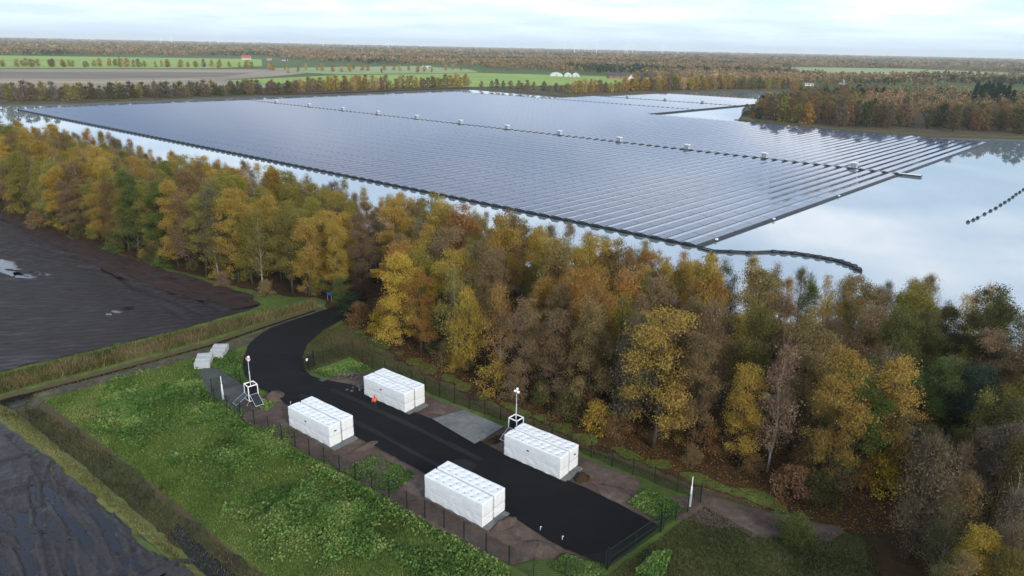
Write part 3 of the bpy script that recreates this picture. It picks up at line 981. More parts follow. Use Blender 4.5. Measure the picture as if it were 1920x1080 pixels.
blk = block_mesh()
for (px, rz, nm) in (((383, 684), R(12), 'left'), ((411, 666), R(4), 'right')):
    c = Vector(G(*px))
    ca, sa = math.cos(rz), math.sin(rz)
    for k, (yy, zz, w) in enumerate(((-1.0, .44, 'front'), (0, .58, 'middle'), (1.0, .72, 'rear'))):
        z0 = .12 + zz
        link('concrete_block', blk, None, (c.x - yy * sa, c.y + yy * ca, z0 - .1), rz, label='%s block of the %s pale concrete block group beside the track' % (w, nm), cat='concrete block', group='concrete blocks beside the track')

# ------------------------------------------------------------------ camera towers
def camera_tower(px, rz, label, coloured):
    c = G(*px, z=.12)
    r = empty('camera_tower', (c[0], c[1], .12), rz, label=label, cat='camera tower', group='solar camera towers')
    h, w = 2.0, 1.15
    fr = MB()
    for a in (-1, 1):
        for b in (-1, 1):
            fr.box((a * w / 2, b * w / 2, .25 + h / 2), (.1, .1, h))
    for z in (.3, .25 + h):
        for a in (-1, 1):
            fr.box((a * w / 2, 0, z), (.1, w + .1, .1))
            fr.box((0, a * w / 2, z + .002), (w + .1, .1, .1))
    fr.build('frame', M['white'], r)
    for a, (dx, dy) in enumerate(((1, 0), (-1, 0), (0, 1), (0, -1))):
        MB().box((dx * (w / 2 - .01), dy * (w / 2 - .01), .27 + h / 2), (.03 if dx else w - .1, .03 if dy else w - .1, h - .12)).build('solar_panel', M['glass'], r)
    MB().box((0, 0, .5), (w - .2, w - .2, .5)).build('battery_box', M['offwhite'], r)
    MB().tube([(0, 0, .6), (0, 0, 4.0)], .06, 8).build('mast', M['offwhite'], r)
    MB().tube([(0, 0, 4.0), (0, 0, 5.6)], .04, 8).build('mast_tip', M['offwhite'], r)
    for k in range(4):
        a = k * math.pi / 2 + math.pi / 4
        lg = MB().tube([(math.cos(a) * .8, math.sin(a) * .8, .3), (math.cos(a) * 1.5, math.sin(a) * 1.5, .22)], .04, 6)
        lg.tube([(math.cos(a) * 1.5, math.sin(a) * 1.5, .26), (math.cos(a) * 1.5, math.sin(a) * 1.5, .0)], .04, 6)
        lg.build('outrigger', M['cabinet_d'], r)
    for s in (0, 1):
        a = -math.pi / 2 * s + 0.0
        m = Matrix.Rotation(R(32), 3, 'Y')
        d = Vector((math.cos(a), math.sin(a), 0))
        p = d * (w / 2 + .85)
        pan = MB().box((p.x, p.y, .68), (1.75, 1.05, .05), a, m).build('fold_out_panel', M['glass'], r)
        e = MB()
        for q, sz in (((0, .5, 0), (1.8, .04, .07)), ((0, -.5, 0), (1.8, .04, .07)), ((.87, 0, 0), (.04, 1.0, .068)), ((-.87, 0, 0), (.04, 1.0, .068))):
            o = m @ Vector(q)
            o = Matrix.Rotation(a, 3, 'Z') @ o
            e.box((p.x + o.x, p.y + o.y, .68 + o.z), sz, a, m)
        e.build('panel_frame', M['cabinet'], pan)
    hd = MB().box((0, 0, 5.6), (.4, .12, .12)).ball((-.22, 0, 5.52), .17).ball((.22, 0, 5.52), .17).ball((0, .1, 5.82), .15)
    hd = hd.build('camera_head', M['white'], r, True)
    if coloured:
        MB().ball((-.2, -.05, 5.72), .13).ball((.02, -.1, 5.5), .14).build('warning_light', M['red'], hd, True)
        MB().box((.3, 0, 5.65), (.3, .2, .16), .4).build('flood_light', M['offwhite'], hd)


camera_tower((473, 751), R(-12) + R(-35), 'white framed solar camera tower with red and white head beside the gate gravel', True)
camera_tower((967, 816), R(-40), 'white framed solar camera tower with white head behind the wrapped containers', False)


def pole(px, label):
    c = G(*px)
    r = empty('marker_pole', (c[0], c[1], .05), label=label, cat='pole', group='white poles by the fence')
    MB().tube([(0, 0, 0), (0, 0, 1.5)], .13, 8).build('sleeve', M['offwhite'], r)
    MB().tube([(0, 0, 1.5), (0, 0, 2.2)], .085, 8).build('middle_section', M['white'], r)
    MB().tube([(0, 0, 2.2), (0, 0, 3.3)], .045, 8).build('tip', M['white'], r)


pole((419, 752), 'white stepped pole standing on the grey gravel patch')
pole((1293, 950), 'white stepped pole at the corner of the rear fence')
for px, lab in (((1013, 998), 'small white peg on the soil beside the asphalt end'), ((1054, 1016), 'small white bent peg at the asphalt corner'), ((545, 762), 'thin white peg behind the left containers')):
    c = G(*px)
    r = empty('survey_peg', (c[0], c[1], .1), label=lab, cat='peg', group='white pegs')
    MB().tube([(0, 0, 0), (0, 0, .55)], .022, 6).build('stake', M['white'], r)
    MB().box((.05, 0, .5), (.13, .02, .07)).build('tag', M['white'], r)

# ------------------------------------------------------------------ fence and gates
def panel_mesh(w):
    b = MB()
    h = 1.9
    r = 0.006
    n = int(w / .10)
    for i in range(n + 1):
        x = w * i / n
        b.add([(x - r, 0, .08), (x + r, 0, .08), (x + r, 0, h), (x - r, 0, h)], [(0, 1, 2, 3)])
    for k in range(10):
        z = .1 + k * .2
        b.add([(0, -.008, z - r), (w, -.008, z - r), (w, -.008, z + r), (0, -.008, z + r)], [(0, 1, 2, 3)])
        b.add([(0, .008, z - r), (w, .008, z - r), (w, .008, z + r), (0, .008, z + r)], [(0, 1, 2, 3)])
    return b.mesh('mesh_panel', M['fence'])


post_me = MB().box((0, 0, 1.0), (.08, .08, 2.0)).box((0, 0, 2.015), (.09, .09, .03)).mesh('post', M['fence'])
pm_cache = {}


def fence(px, label, z=.08, last=True):
    pts = [Vector(p) for p in GP(px)]
    r = empty('mesh_fence', (pts[0].x, pts[0].y, 0), label=label, cat='fence', group='dark mesh fence around the compound')
    for a, b in zip(pts[:-1], pts[1:]):
        ln = (b - a).length
        n = max(1, round(ln / 2.5))
        w = round(ln / n, 2)
        if w not in pm_cache:
            pm_cache[w] = panel_mesh(w)
        ang = math.atan2((b - a).y, (b - a).x)
        for i in range(n):
            p = a.lerp(b, i / n) - pts[0]
            link('post', post_me, r, (p.x, p.y, z), ang)
            link('mesh_panel', pm_cache[w], r, (p.x, p.y, z), ang)
    if last:
        p = pts[-1] - pts[0]
        link('post', post_me, r, (p.x, p.y, z))


fence([(403, 758), (504, 811), (608, 870), (730, 936), (870, 1014), (1000, 1086)], 'dark mesh fence along the front of the compound by the weeds')
fence([(403, 758), (398, 738), (452, 722)], 'short dark mesh fence around the grey gravel patch')
fence([(662, 667), (699, 692), (852, 758), (1000, 812), (1147, 876), (1313, 941)], 'dark mesh fence along the rear of the compound facing the trees')
fence([(578, 692), (662, 664)], 'dark mesh fence from the gate post to the rear corner')
fence([(1313, 943), (1289, 961), (1243, 994)], 'dark mesh fence closing the corner by the white pole')
fence([(1000, 1088), (1060, 1085), (1135, 1070)], 'dark mesh fence at the bottom end of the asphalt')


def gate(pa, pb, label):
    a, b = Vector(G(*pa)), Vector(G(*pb))
    w = (b - a).length
    r = empty('gate', (a.x, a.y, .14), math.atan2((b - a).y, (b - a).x), label=label, cat='gate')
    fr = MB()
    for z in (.15, 1.0, 1.9):
        fr.box((w / 2, 0, z), (w, .06, .06))
    for x in (.03, w / 2, w - .03):
        fr.box((x, 0, 1.0), (.06, .07, 1.8))
    fr.build('gate_frame', M['fence'], r)
    bars = MB()
    n = int(w / .12)
    for i in range(1, n):
        bars.box((w * i / n, 0, 1.0), (.016, .016, 1.75))
    bars.build('gate_bars', M['fence'], r)
    for x in (-.1, w + .1):
        MB().box((x, 0, 1.05), (.14, .14, 2.2)).build('gate_post', M['black'], r)
    return r


gate((1140, 1068), (1237, 1000), 'dark double gate across the end of the asphalt drive')
gr = gate((571, 699), (588, 687), 'narrow dark gate post frame with white lock box beside the road')
MB().box((.6, -.1, 1.55), (.3, .1, .3)).build('lock_box', M['white'], gr)

# ------------------------------------------------------------------ soil heaps, stones, furrow
def heap(name, px, rx, ry, h, mat, label, cat, rz=0.6, n=16, z=.12):
    c = G(*px)
    vs, fs = [(0, 0, h)], []
    r = random.Random(int(px[0]))
    rings = 6
    for j in range(1, rings + 1):
        for i in range(n):
            t = 2 * math.pi * i / n
            k = j / rings
            w = 1 + r.uniform(-.16, .16)
            zz = h * (math.cos(k * math.pi) + 1) / 2 * (1 + r.uniform(-.3, .3)) - (.15 if j == rings else 0)
            vs.append((rx * k * w * math.cos(t), ry * k * w * math.sin(t), zz))
    for i in range(n):
        fs.append((0, 1 + i, 1 + (i + 1) % n))
        for j in range(rings - 1):
            a = 1 + j * n
            fs.append((a + i, a + n + i, a + n + (i + 1) % n, a + (i + 1) % n))
    return MB().add(vs, fs).build(name, mat, None, True, (c[0], c[1], z), rz, label=label, cat=cat)


heap('soil_heap', (820, 772), 1.6, .9, .5, M['soil'], 'low brown soil heap between containers and concrete pad', 'soil heap', -0.6)
heap('soil_heap', (1092, 898), 1.0, .8, .55, M['litter'], 'dark round soil heap at the corner of the rear containers', 'soil heap')
heap('soil_heap', (1150, 925), 2.4, 1.2, .3, M['soil'], 'flat soil heap on the yard beside the asphalt', 'soil heap', -.6)
heap('soil_heap', (1010, 1030), 2.0, 1.3, .5, M['soil'], 'reddish soil heap at the bottom corner of the yard', 'soil heap', -.3)
heap('soil_heap', (515, 745), 1.7, 1.3, .7, M['soil'], 'rounded soil heap beside the camera tower', 'soil heap', .4)
heap('soil_heap', (925, 828), 2.2, .7, .35, M['litter'], 'long dark soil ridge between pad and rear containers', 'soil heap', .75)
heap('soil_heap', (945, 985), 2.2, .8, .5, M['soil'], 'long soil ridge at the end of the nearest containers', 'soil heap', .75)
heap('soil_heap', (690, 838), 2.0, .6, .4, M['soil'], 'soil ridge at the end of the left containers', 'soil heap', .75)
for j, (px, lab) in enumerate((((655, 706), 'broken grey rubble pile behind the road bend'), ((676, 731), 'small grey rubble pile beside the person containers'))):
    c = G(*px)
    r = empty('rubble_pile', (c[0], c[1], .1), label=lab, cat='rubble')
    for k in range(22):
        a, d = random.uniform(0, 6.3), random.uniform(0, 1.6) ** 1.0
        m = Matrix.Rotation(random.uniform(0, 3), 3, (1, .3, .5))
        MB().box((math.cos(a) * d * 1.3, math.sin(a) * d * .8, .12 + .2 * max(0, 1 - d)), (random.uniform(.15, .45), random.uniform(.15, .4), random.uniform(.1, .25)), a, m, .8).build('stone', M['rock'], r)

# ------------------------------------------------------------------ person
def skin_mesh(name, verts, edges, radii, mat, parent, sub=2):
    me_ = bpy.data.meshes.new(name)
    me_.from_pydata(verts, edges, [])
    o = bpy.data.objects.new(name, me_)
    col.objects.link(o)
    md = o.modifiers.new('skin', 'SKIN')
    md.use_smooth_shade = True
    for i, sv in enumerate(me_.skin_vertices[0].data):
        sv.radius = radii[i] if hasattr(radii[i], '__len__') else (radii[i], radii[i])
        sv.use_root = i == 0
    o.modifiers.new('sub', 'SUBSURF').levels = sub
    o.modifiers['sub'].render_levels = sub
    me_.materials.append(mat)
    o.parent = parent
    return o


c = G(703, 766, .25)
per = empty('person', (c[0], c[1], .25), R(200), label='person in an orange hi-vis jacket and dark trousers walking on the asphalt', cat='person')
BV = [(0, 0, .95), (0, 0, 1.15), (0, .01, 1.38), (0, .02, 1.52), (0, .03, 1.66), (0, .03, 1.76),
      (.10, 0, .90), (.11, -.10, .50), (.11, -.02, .10), (.11, -.16, .05),
      (-.10, 0, .90), (-.11, .16, .52), (-.11, .30, .14), (-.11, .18, .06),
      (.20, .01, 1.42), (.28, .06, 1.15), (.29, -.06, .92), (.29, -.12, .84),
      (-.20, .01, 1.42), (-.28, -.04, 1.15), (-.28, -.18, .96), (-.28, -.24, .89)]
BE = [(0, 1), (1, 2), (2, 3), (3, 4), (4, 5), (0, 6), (6, 7), (7, 8), (8, 9), (0, 10), (10, 11), (11, 12), (12, 13), (2, 14), (14, 15), (15, 16), (16, 17), (2, 18), (18, 19), (19, 20), (20, 21)]
BR = [(.15, .11), (.14, .10), (.17, .11), .06, .095, .08, .09, .065, .045, .04, .09, .065, .045, .04, .06, .05, .038, .035, .06, .05, .038, .035]
skin_mesh('body', BV, BE, BR, M['navy'], per)
JV = [BV[0], BV[1], BV[2], (0, .02, 1.48), BV[14], BV[15], BV[16], BV[18], BV[19], BV[20]]
skin_mesh('jacket', [(0, 0, .86)] + JV[1:], [(0, 1), (1, 2), (2, 3), (2, 4), (4, 5), (5, 6), (2, 7), (7, 8), (8, 9)], [(.2, .16), (.19, .15), (.21, .15), .11, .085, .075, .06, .085, .075, .06], M['orange'], per)
hm = MB().ball((0, .03, 1.71), (.105, .125, .14), 12, 8)
hm.ball((0, -.085, 1.69), (.018, .03, .025), 6, 4)
for s in (-1, 1):
    hm.ball((s * .105, .03, 1.70), (.015, .025, .035), 6, 4)
    hm.ball((s * .29, -.13 if s > 0 else -.25, .83 if s > 0 else .88), (.035, .045, .06), 8, 5)
hm.build('head_and_hands', M['skin'], per, True)
MB().ball((0, .035, 1.79), (.13, .15, .09), 12, 6).box((0, -.08, 1.77), (.2, .14, .02)).build('helmet', M['orange'], per, True)

# ------------------------------------------------------------------ floating solar array
Cx, Cy = G(1305, 463, WZ)
UA, VA = R(47.2), R(140.2)
Ud, Vd = Vector((math.cos(UA), math.sin(UA))), Vector((math.cos(VA), math.sin(VA)))


def ST(s, t):
    return (Cx + s * Ud.x + t * Vd.x, Cy + s * Ud.y + t * Vd.y)


PITCHR, SEC, TILT = 4.27, 10.0, R(9.5)
SLW = 1.93
Zlow = WZ + .42
RISE = SLW * math.sin(TILT)
RUN = SLW * math.cos(TILT)


def section_geo(ln, side):
    """one panel table in its own frame: x along the row, y across from the valley"""
    g_ = .09
    y0, y1 = (0.0, RUN) if side == 0 else (RUN, 0.0)
    th = .05
    top = [(g_, 0, 0), (ln - g_, 0, 0), (ln - g_, RUN, RISE), (g_, RUN, RISE)]
    if side == 1:
        top = [(g_, 0, RISE), (ln - g_, 0, RISE), (ln - g_, RUN, 0), (g_, RUN, 0)]
    vs = top + [(x, y, z - th) for x, y, z in top]
    fs = [(0, 1, 2, 3), (7, 6, 5, 4), (4, 5, 1, 0), (5, 6, 2, 1), (6, 7, 3, 2), (7, 4, 0, 3)]
    return vs, fs


def with_uv(me_, uvs):
    l = me_.uv_layers.new(name='m')
    l.data.foreach_set('uv', np.asarray(uvs, dtype=np.float32).ravel())
    return me_


SEC_ME = {}
perp = Vector((-Ud.y, Ud.x))


def sec_mesh(side):
    if side not in SEC_ME:
        vs, fs = section_geo(SEC, side)
        b = MB().add(vs, fs)
        m_ = b.mesh('solar_panel', M['panel'])
        uv = []
        for f in fs:
            for i in f:
                uv.append((vs[i][0], vs[i][1] / RUN * 2.08 + .02))
        SEC_ME[side] = with_uv(m_, uv)
    return SEC_ME[side]


# nearest 300 tables get an object each
cand = []
for i in range(107):
    for k in range(15):
        for sd in (0, 1):
            p = ST(k * SEC + 5, i * PITCHR + 1 + 2 * sd)
            cand.append((math.hypot(*p), i, k, sd))
cand.sort()
SINGLE = {(a[1], a[2], a[3]) for a in cand[:300]}
float_me = MB().tube([(0, -2.12, .15), (0, -1.6, .18), (0, -.8, .42), (0, .8, .42), (0, 1.6, .18), (0, 2.12, .15)], [.07, .14, .46, .46, .14, .07], 8).mesh('float', M['blackfloat'], True)
GABLE = None


def block(label, rows, s_rng, singles=False, floats=None):
    """rows: list of (index, s0, s1)"""
    o0 = ST(0, 0)
    root = empty('floating_solar_array', (o0[0], o0[1], WZ), 0, label=label, cat='solar array', group='blocks of the floating solar array')
    for (i, s0, s1) in rows:
        vs, fs, uv = [], [], []
        n = max(1, round((s1 - s0) / SEC))
        ln = (s1 - s0) / n
        lone = []
        for k in range(n):
            for sd in (0, 1):
                base = ST(s0 + k * ln, i * PITCHR + .20 + sd * (RUN + .05))
                if singles and (i, k, sd) in SINGLE:
                    lone.append((base, sd))
                    continue
                v_, f_ = section_geo(ln, sd)
                b = len(vs)
                for x, y, z in v_:
                    vs.append((base[0] + x * Ud.x + y * perp.x - o0[0], base[1] + x * Ud.y + y * perp.y - o0[1], z + Zlow - WZ))
                for f in f_:
                    fs.append(tuple(b + q for q in f))
                    for q in f:
                        uv.append((v_[q][0] + k * ln, v_[q][1] / RUN * 2.08 + .02))
        if vs:
            m_ = with_uv(MB().add(vs, fs).mesh('panel_row', M['panel']), uv)
            row = link('panel_row', m_, root, kind='stuff')
        else:
            row = None
        # float pipes and steel under the row
        fb = MB()
        for tt in (0.0, 2.1):
            a, b2 = ST(s0, i * PITCHR + tt), ST(s1, i * PITCHR + tt)
            fb.tube([(a[0] - o0[0], a[1] - o0[1], .15), (b2[0] - o0[0], b2[1] - o0[1], .15)], .25, 6)
        if row is None:
            row = fb.build('panel_row', M['blackfloat'], root)
        else:
            fb.build('float_pipe', M['blackfloat'], row)
        for base, sd in lone:
            link('solar_panel', sec_mesh(sd), row, (base[0] - o0[0], base[1] - o0[1], Zlow - WZ), UA)
        if floats is not None:
            p = ST(s0 - .5, i * PITCHR + 2.13)
            link('float', float_me, root, (p[0] - o0[0], p[1] - o0[1], 0), VA - math.pi / 2)
    return root, o0


b1, o0 = block('front block of the floating solar array, nearest the tree belt', [(i, 0, 150) for i in range(107)], None, True, True)
rows2 = [(i, 154, 304) if i * PITCHR < 203 else (i, 154, 368) for i in range(107)]
block('second block of the floating solar array, beyond the long walkway with cabinets', rows2, None)
block('farthest small block of the floating solar array, behind the wooded point', [(i, 372, 436) for i in range(48, 81)] + [(i, 442, 540) for i in range(48, 78)], None)
# edge boom along the right side of the front blocks
eb = MB()
for a, b in ((0, 149), (154, 303)):
    p, q = ST(a, -.7), ST(b, -.7)
    eb.tube([(p[0] - o0[0], p[1] - o0[1], .2), (q[0] - o0[0], q[1] - o0[1], .2)], .2, 6)
eb.build('edge_float', M['blackfloat'], b1)
p, q = ST(304, 203), ST(470, 203)
MB().tube([(p[0] - o0[0], p[1] - o0[1], .35), (q[0] - o0[0], q[1] - o0[1], .35)], .6, 6).build('edge_float', M['blackfloat'], b1)
for s in (8, 40, 88):
    p = ST(s, -.9)
    MB().box((p[0] - o0[0], p[1] - o0[1], .6), (.7, .5, .3), UA).build('mooring_bracket', M['white'], b1)

deck_me = MB().box((0, 0, .35), (2.0, 2.5, .3)).box((0, 0, .62), (1.4, 1.9, .22)).mesh('deck', M['deck'])
hump_me = MB().tube([(0, -2.1, .2), (0, 0, .55), (0, 2.1, .2)], [.25, .4, .25], 6).mesh('hose_float', M['blackfloat'], True)


def walkway(s, i0, i1, label):
    o = ST(s, i0 * PITCHR)
    r = empty('walkway', (o[0], o[1], WZ), VA - math.pi / 2, label=label, cat='walkway', group='walkways between the array blocks')
    for i in range(i0, i1):
        y = (i - i0) * PITCHR
        link('deck', deck_me, r, (0.2, y + 2.13, 0))
        link('hose_float', hump_me, r, (-1.5, y + .3, 0))
    return r


w1 = walkway(152, 0, 107, 'long floating walkway with cable floats between front and second block')
MB().box((.2, -4, .45), (2.4, 8, .5)).build('jetty_end', M['blackfloat'], w1)
MB().box((.2, -4, .74), (1.5, 7.4, .08)).build('jetty_deck', M['white'], w1)
walkway(370, 48, 104, 'far floating walkway behind the second block')
walkway(439, 48, 80, 'farthest floating walkway in the small block')


def cabinet(s, t, label):
    p = ST(s, t)
    r = empty('inverter_cabinet', (p[0], p[1], WZ + .72), VA - math.pi / 2, label=label, cat='cabinet', group='inverter cabinets on the floating walkways')
    MB().box((0, 0, 1.1), (1.8, 2.2, 1.9)).build('housing', M['cabinet'], r)
    MB().box((0, 0, 2.1), (2.0, 2.4, .12)).build('roof', M['white'], r)
    MB().box((0, 0, .08), (2.1, 2.7, .14)).build('platform', M['blackfloat'], r)
    for yy in (-.53, .53):
        MB().box((-.92, yy, 1.05), (.05, .95, 1.6)).build('door', M['cabinet_d'], r)
    MB().box((0, -1.12, 1.2), (1.2, .05, 1.1)).build('vent', M['cabinet_d'], r)


ordn = ['first', 'second', 'third', 'fourth', 'fifth', 'sixth', 'seventh', 'eighth', 'ninth', 'tenth', 'eleventh', 'twelfth', 'thirteenth', 'fourteenth', 'fifteenth', 'sixteenth', 'seventeenth', 'eighteenth', 'nineteenth', 'twentieth']
tens = {20: 'twenty', 30: 'thirty', 40: 'forty', 50: 'fifty', 60: 'sixty', 70: 'seventy'}


def nth(n):
    """1-based ordinal in words"""
    if n <= 20:
        return ordn[n - 1]
    t, u = n // 10 * 10, n % 10
    return tens[t][:-1] + 'ieth' if u == 0 else tens[t] + '-' + ordn[u - 1]


for k, t in enumerate((16, 52, 88, 124, 160, 195.5, 231, 268, 304, 340, 378, 419)):
    cabinet(152, t, 'pale inverter cabinet on the long walkway, %s from the jetty end' % nth(k + 1))
cabinet(369, 423, 'pale inverter cabinet alone on the far walkway')
for k, t in enumerate((235, 271, 310)):
    cabinet(439, t, 'pale inverter cabinet on the farthest walkway, %s from the wooded point' % nth(k + 1))

# floating hose and buoys
hp = [Vector((*G(u, v, WZ), WZ + .2)) for u, v in ((1308, 466), (1335, 473), (1370, 474), (1405, 476), (1450, 474), (1490, 477), (1535, 484), (1575, 492), (1600, 501), (1615, 512))]
hr = empty('floating_hose', (hp[0].x, hp[0].y, WZ), label='black floating cable hose curving from the array corner to the shore', cat='hose')
o = Vector((hp[0].x, hp[0].y, WZ))
MB().tube([p - o for p in hp], .22, 6).build('hose', M['blackfloat'], hr, True)
MB().tube([p - o + Vector((.7, 1.2, 0)) for p in hp], .14, 6).build('cable', M['blackfloat'], hr, True)
for i in range(2, 9):
    for f in ((0.0, .5) if i > 3 else (0.0,)):
        p = hp[i].lerp(hp[min(i + 1, 9)], f) - o
        MB().ball((0, 0, .1), (1.0, .6, .45), 8, 5).build('float', M['blackfloat'], hr, True, p)
bpx = [(1815, 417), (1825, 413), (1833, 409), (1846, 402), (1857, 396), (1867, 391), (1876, 385), (1884, 380), (1892, 375), (1899, 370), (1905, 365), (1912, 361), (1919, 356), (1926, 352), (1933, 347)]
bp_ = [Vector((*G(u, v, WZ), WZ)) for u, v in bpx]
br = empty('buoy_line', bp_[0], label='line of dark round buoys on the open water', cat='buoy line')
MB().tube([p - bp_[0] + Vector((0, 0, .06)) for p in bp_], .05, 5).build('rope', M['black'], br)
for i, p in enumerate(bp_):
    MB().ball((0, 0, .15), (.5, .5, .45), 10, 6).tube([(0, 0, .5), (0, 0, .68)], .1, 6).build('buoy', M['blackfloat'], br, True, p - bp_[0])
#--TREES--
# ------------------------------------------------------------------ tree makers
def tree_meshes(kind, seed):
    """trunk and crown meshes, built at real size (metres), base at the origin"""
    r = np.random.default_rng(seed)
    tb = MB()
    pr = {'oak': dict(h=15, rad=2.9, lo=.12, n=130, per=150, sig=.45, leaf=.115, tr=.22, bark='bark'),
          'birch': dict(h=12, rad=1.55, lo=.22, n=66, per=42, sig=.42, leaf=.12, tr=.10, bark='birchbark'),
          'alder': dict(h=11, rad=1.9, lo=.16, n=80, per=38, sig=.48, leaf=.115, tr=.12, bark='bark'),
          'bush': dict(h=3.2, rad=1.7, lo=.02, n=60, per=60, sig=.33, leaf=.12, tr=.06, bark='bark'),
          'low': dict(h=14, rad=3.2, lo=.08, n=80, per=14, sig=.62, leaf=.5, tr=.22, bark='bark'),
          'pine': dict(h=17, rad=2.6, lo=.35, n=60, per=10, sig=.55, leaf=.62, tr=.2, bark='bark'),
          'willow': dict(h=9, rad=2.7, lo=.03, n=70, per=13, sig=.55, leaf=.42, tr=.2, bark='bark')}[kind]
    h, rad = pr['h'], pr['rad']
    ph = r.uniform(0, 6.28, 5)
    lean = r.normal(0, .35, 2)
    top = .93 * h
    sp = [(lean[0] * (k / 6) ** 1.5 + .12 * math.sin(k * 1.7 + ph[0]), lean[1] * (k / 6) ** 1.5 + .12 * math.cos(k * 1.3 + ph[1]), top * k / 6) for k in range(7)]
    nseg = 7 if kind in ('oak', 'birch', 'alder') else 5
    tb.tube(sp, [pr['tr'] * (1 - .86 * k / 6) * (1.35 if k == 0 else 1) for k in range(7)], nseg)

    def spine(z):
        k = min(5.999, max(0, z / top * 6))
        i = int(k)
        a, b = Vector(sp[i]), Vector(sp[i + 1])
        return a.lerp(b, k - i)
    C = []
    lobes = []
    if kind == 'oak':
        for q in range(9):
            zz = .28 + .66 * (q + r.uniform(-.3, .3)) / 8
            aa = q * 2.4 + r.uniform(-.5, .5)
            er = rad * (math.sin(math.pi * min(1, .2 + .72 * zz)) ** .6) * r.uniform(.35, .78)
            lobes.append((er * math.cos(aa), er * math.sin(aa), zz * h, r.uniform(.95, 1.65)))
        while len(C) < int(pr['n'] * .78):
            lx, ly, lz, lr = lobes[r.integers(0, 9)]
            d = r.normal(size=3)
            d /= np.linalg.norm(d)
            if d[2] < -.55:
                continue
            q = lr * r.uniform(.7, 1.0)
            p = spine(lz) + Vector((lx + d[0] * q, ly + d[1] * q, 0))
            p.z = lz + d[2] * q * 1.15
            C.append((p, math.hypot(lx + d[0] * q, ly + d[1] * q), math.atan2(p.y, p.x)))
    while len(C) < pr['n']:
        w = r.uniform()
        z = pr['lo'] + (1 - pr['lo']) * w
        if kind == 'pine':
            env = rad * (1.05 - z) / (1 - pr['lo']) * (.75 + .5 * (math.sin(z * 40) > 0))
        elif kind in ('birch', 'alder'):
            env = rad * math.sin(math.pi * min(1, (.12 + .88 * w))) ** .7 * (1.15 - .5 * w)
        elif kind == 'bush':
            env = rad * math.cos(w * 1.45) ** .6
        else:
            env = rad * (math.sin(math.pi * min(1, .14 + .84 * w)) ** .6) * (1.12 - .28 * w)
        a = r.uniform(0, 6.28)
        env *= 1 + .22 * math.sin(a * 2 + ph[2] + z * 5) + .18 * math.sin(a * 3 + ph[3] - z * 9)
        rr = env * math.sqrt(r.uniform(.18, 1.0))
        p = spine(z * h) + Vector((rr * math.cos(a), rr * math.sin(a), 0))
        p.z = z * h * .97 + r.normal(0, .2)
        C.append((p, rr, a))
    nl = {'oak': 30, 'birch': 26, 'alder': 34, 'bush': 8}.get(kind, 8)
    for p, rr, a in C[:nl]:
        z0 = max(.08 * h, p.z - (.9 if kind != 'pine' else .1) * rr - .08 * h)
        b = spine(z0)
        mid = b.lerp(p, .5) + Vector((0, 0, -.12 * rr))
        rb = pr['tr'] * (.42 - .3 * z0 / h)
        tb.tube([b, mid, p], [max(rb, .03), max(rb * .6, .02), .012], 4, False)
    cs = np.array([tuple(c[0]) for c in C])
    per = pr['per']
    P = np.repeat(cs, per, 0) + r.normal(0, 1, (len(cs) * per, 3)) * np.array([1, 1, .62]) * pr['sig']
    P[:, 2] = np.maximum(P[:, 2], .15)
    ct = np.repeat(r.uniform(0, 1, len(cs)), per)
    tint = np.clip(ct * .6 + r.uniform(0, .4, len(P)), 0, 1)
    Q = rand_quads(P, pr['leaf'], up=.5)
    if kind in ('birch', 'alder'):
        nt = 1500 if kind == 'alder' else 700
        c2 = cs[r.integers(0, len(cs), nt)] + r.normal(0, .35, (nt, 3))
        d = r.normal(0, .35, (nt, 3))
        d[:, 2] = np.abs(d[:, 2]) + .7
        d /= np.linalg.norm(d, axis=1)[:, None]
        s = np.cross(d, r.normal(size=(nt, 3)))
        s /= np.linalg.norm(s, axis=1)[:, None]
        ln = r.uniform(.5, 1.2, nt)[:, None]
        T = np.stack([c2 - s * .012, c2 + s * .012, c2 + d * ln + s * .006, c2 + d * ln - s * .006], 1)
        Q = np.concatenate([Q, T])
        tint = np.concatenate([tint, r.uniform(0, .5, nt)])
    return tb.mesh('trunk', M[pr['bark']], True), quads_mesh('crown', Q, M['leaf'], tint), h


LIB = {}
for kd, n in (('oak', 7), ('birch', 5), ('alder', 5), ('bush', 3), ('low', 5), ('pine', 3), ('willow', 4)):
    LIB[kd] = [tree_meshes(kd, 100 + 17 * j + len(kd)) for j in range(n)]

PAL = {'golden': (.35, .25, .058), 'orange': (.34, .20, .055), 'olive': (.235, .21, .056), 'green': (.105, .135, .042), 'brown': (.22, .16, .082),
       'rusty': (.24, .14, .064), 'grey brown': (.165, .14, .09), 'yellow': (.42, .30, .05), 'dark green': (.04, .062, .036), 'dark olive': (.11, .108, .042), 'pale yellow': (.46, .36, .14)}  # pale yellow is brightened to stand in for sun on the far trees
TREES = []


def tree(name, kind, x, y, h, colour, phrase, group, cat='tree', wide=1.0):
    v = random.randrange(len(LIB[kind]))
    tm, cm, h0 = LIB[kind][v]
    z = Hs(x, y)
    r = empty(name, (x, y, z - .05), random.uniform(0, 6.28), cat=cat, group=group)
    s = h / h0
    r.scale = (s * wide, s * wide, s)
    link('trunk', tm, r)
    c_ = link('crown', cm, r)
    j = [random.uniform(.86, 1.16), random.uniform(.94, 1.06), random.uniform(.8, 1.2)]
    b = PAL[colour]
    c_.color = (min(1, b[0] * j[0]), min(1, b[1] * j[0] * j[1]), b[2] * j[0] * j[2], 1)
    u, w = proj(x, y, z + h * .7)
    TREES.append((r, colour, phrase, u))
    return r


# ------------------------------------------------------------------ tree belt
EXC = G(714, 516, 1.0)
SHED = G(980, 606, 0.8)
ROADIN = GP([(620, 585), (680, 574), (720, 568)])
CLEAR = [G(1705, 808), G(1455, 752), G(1920, 663)]


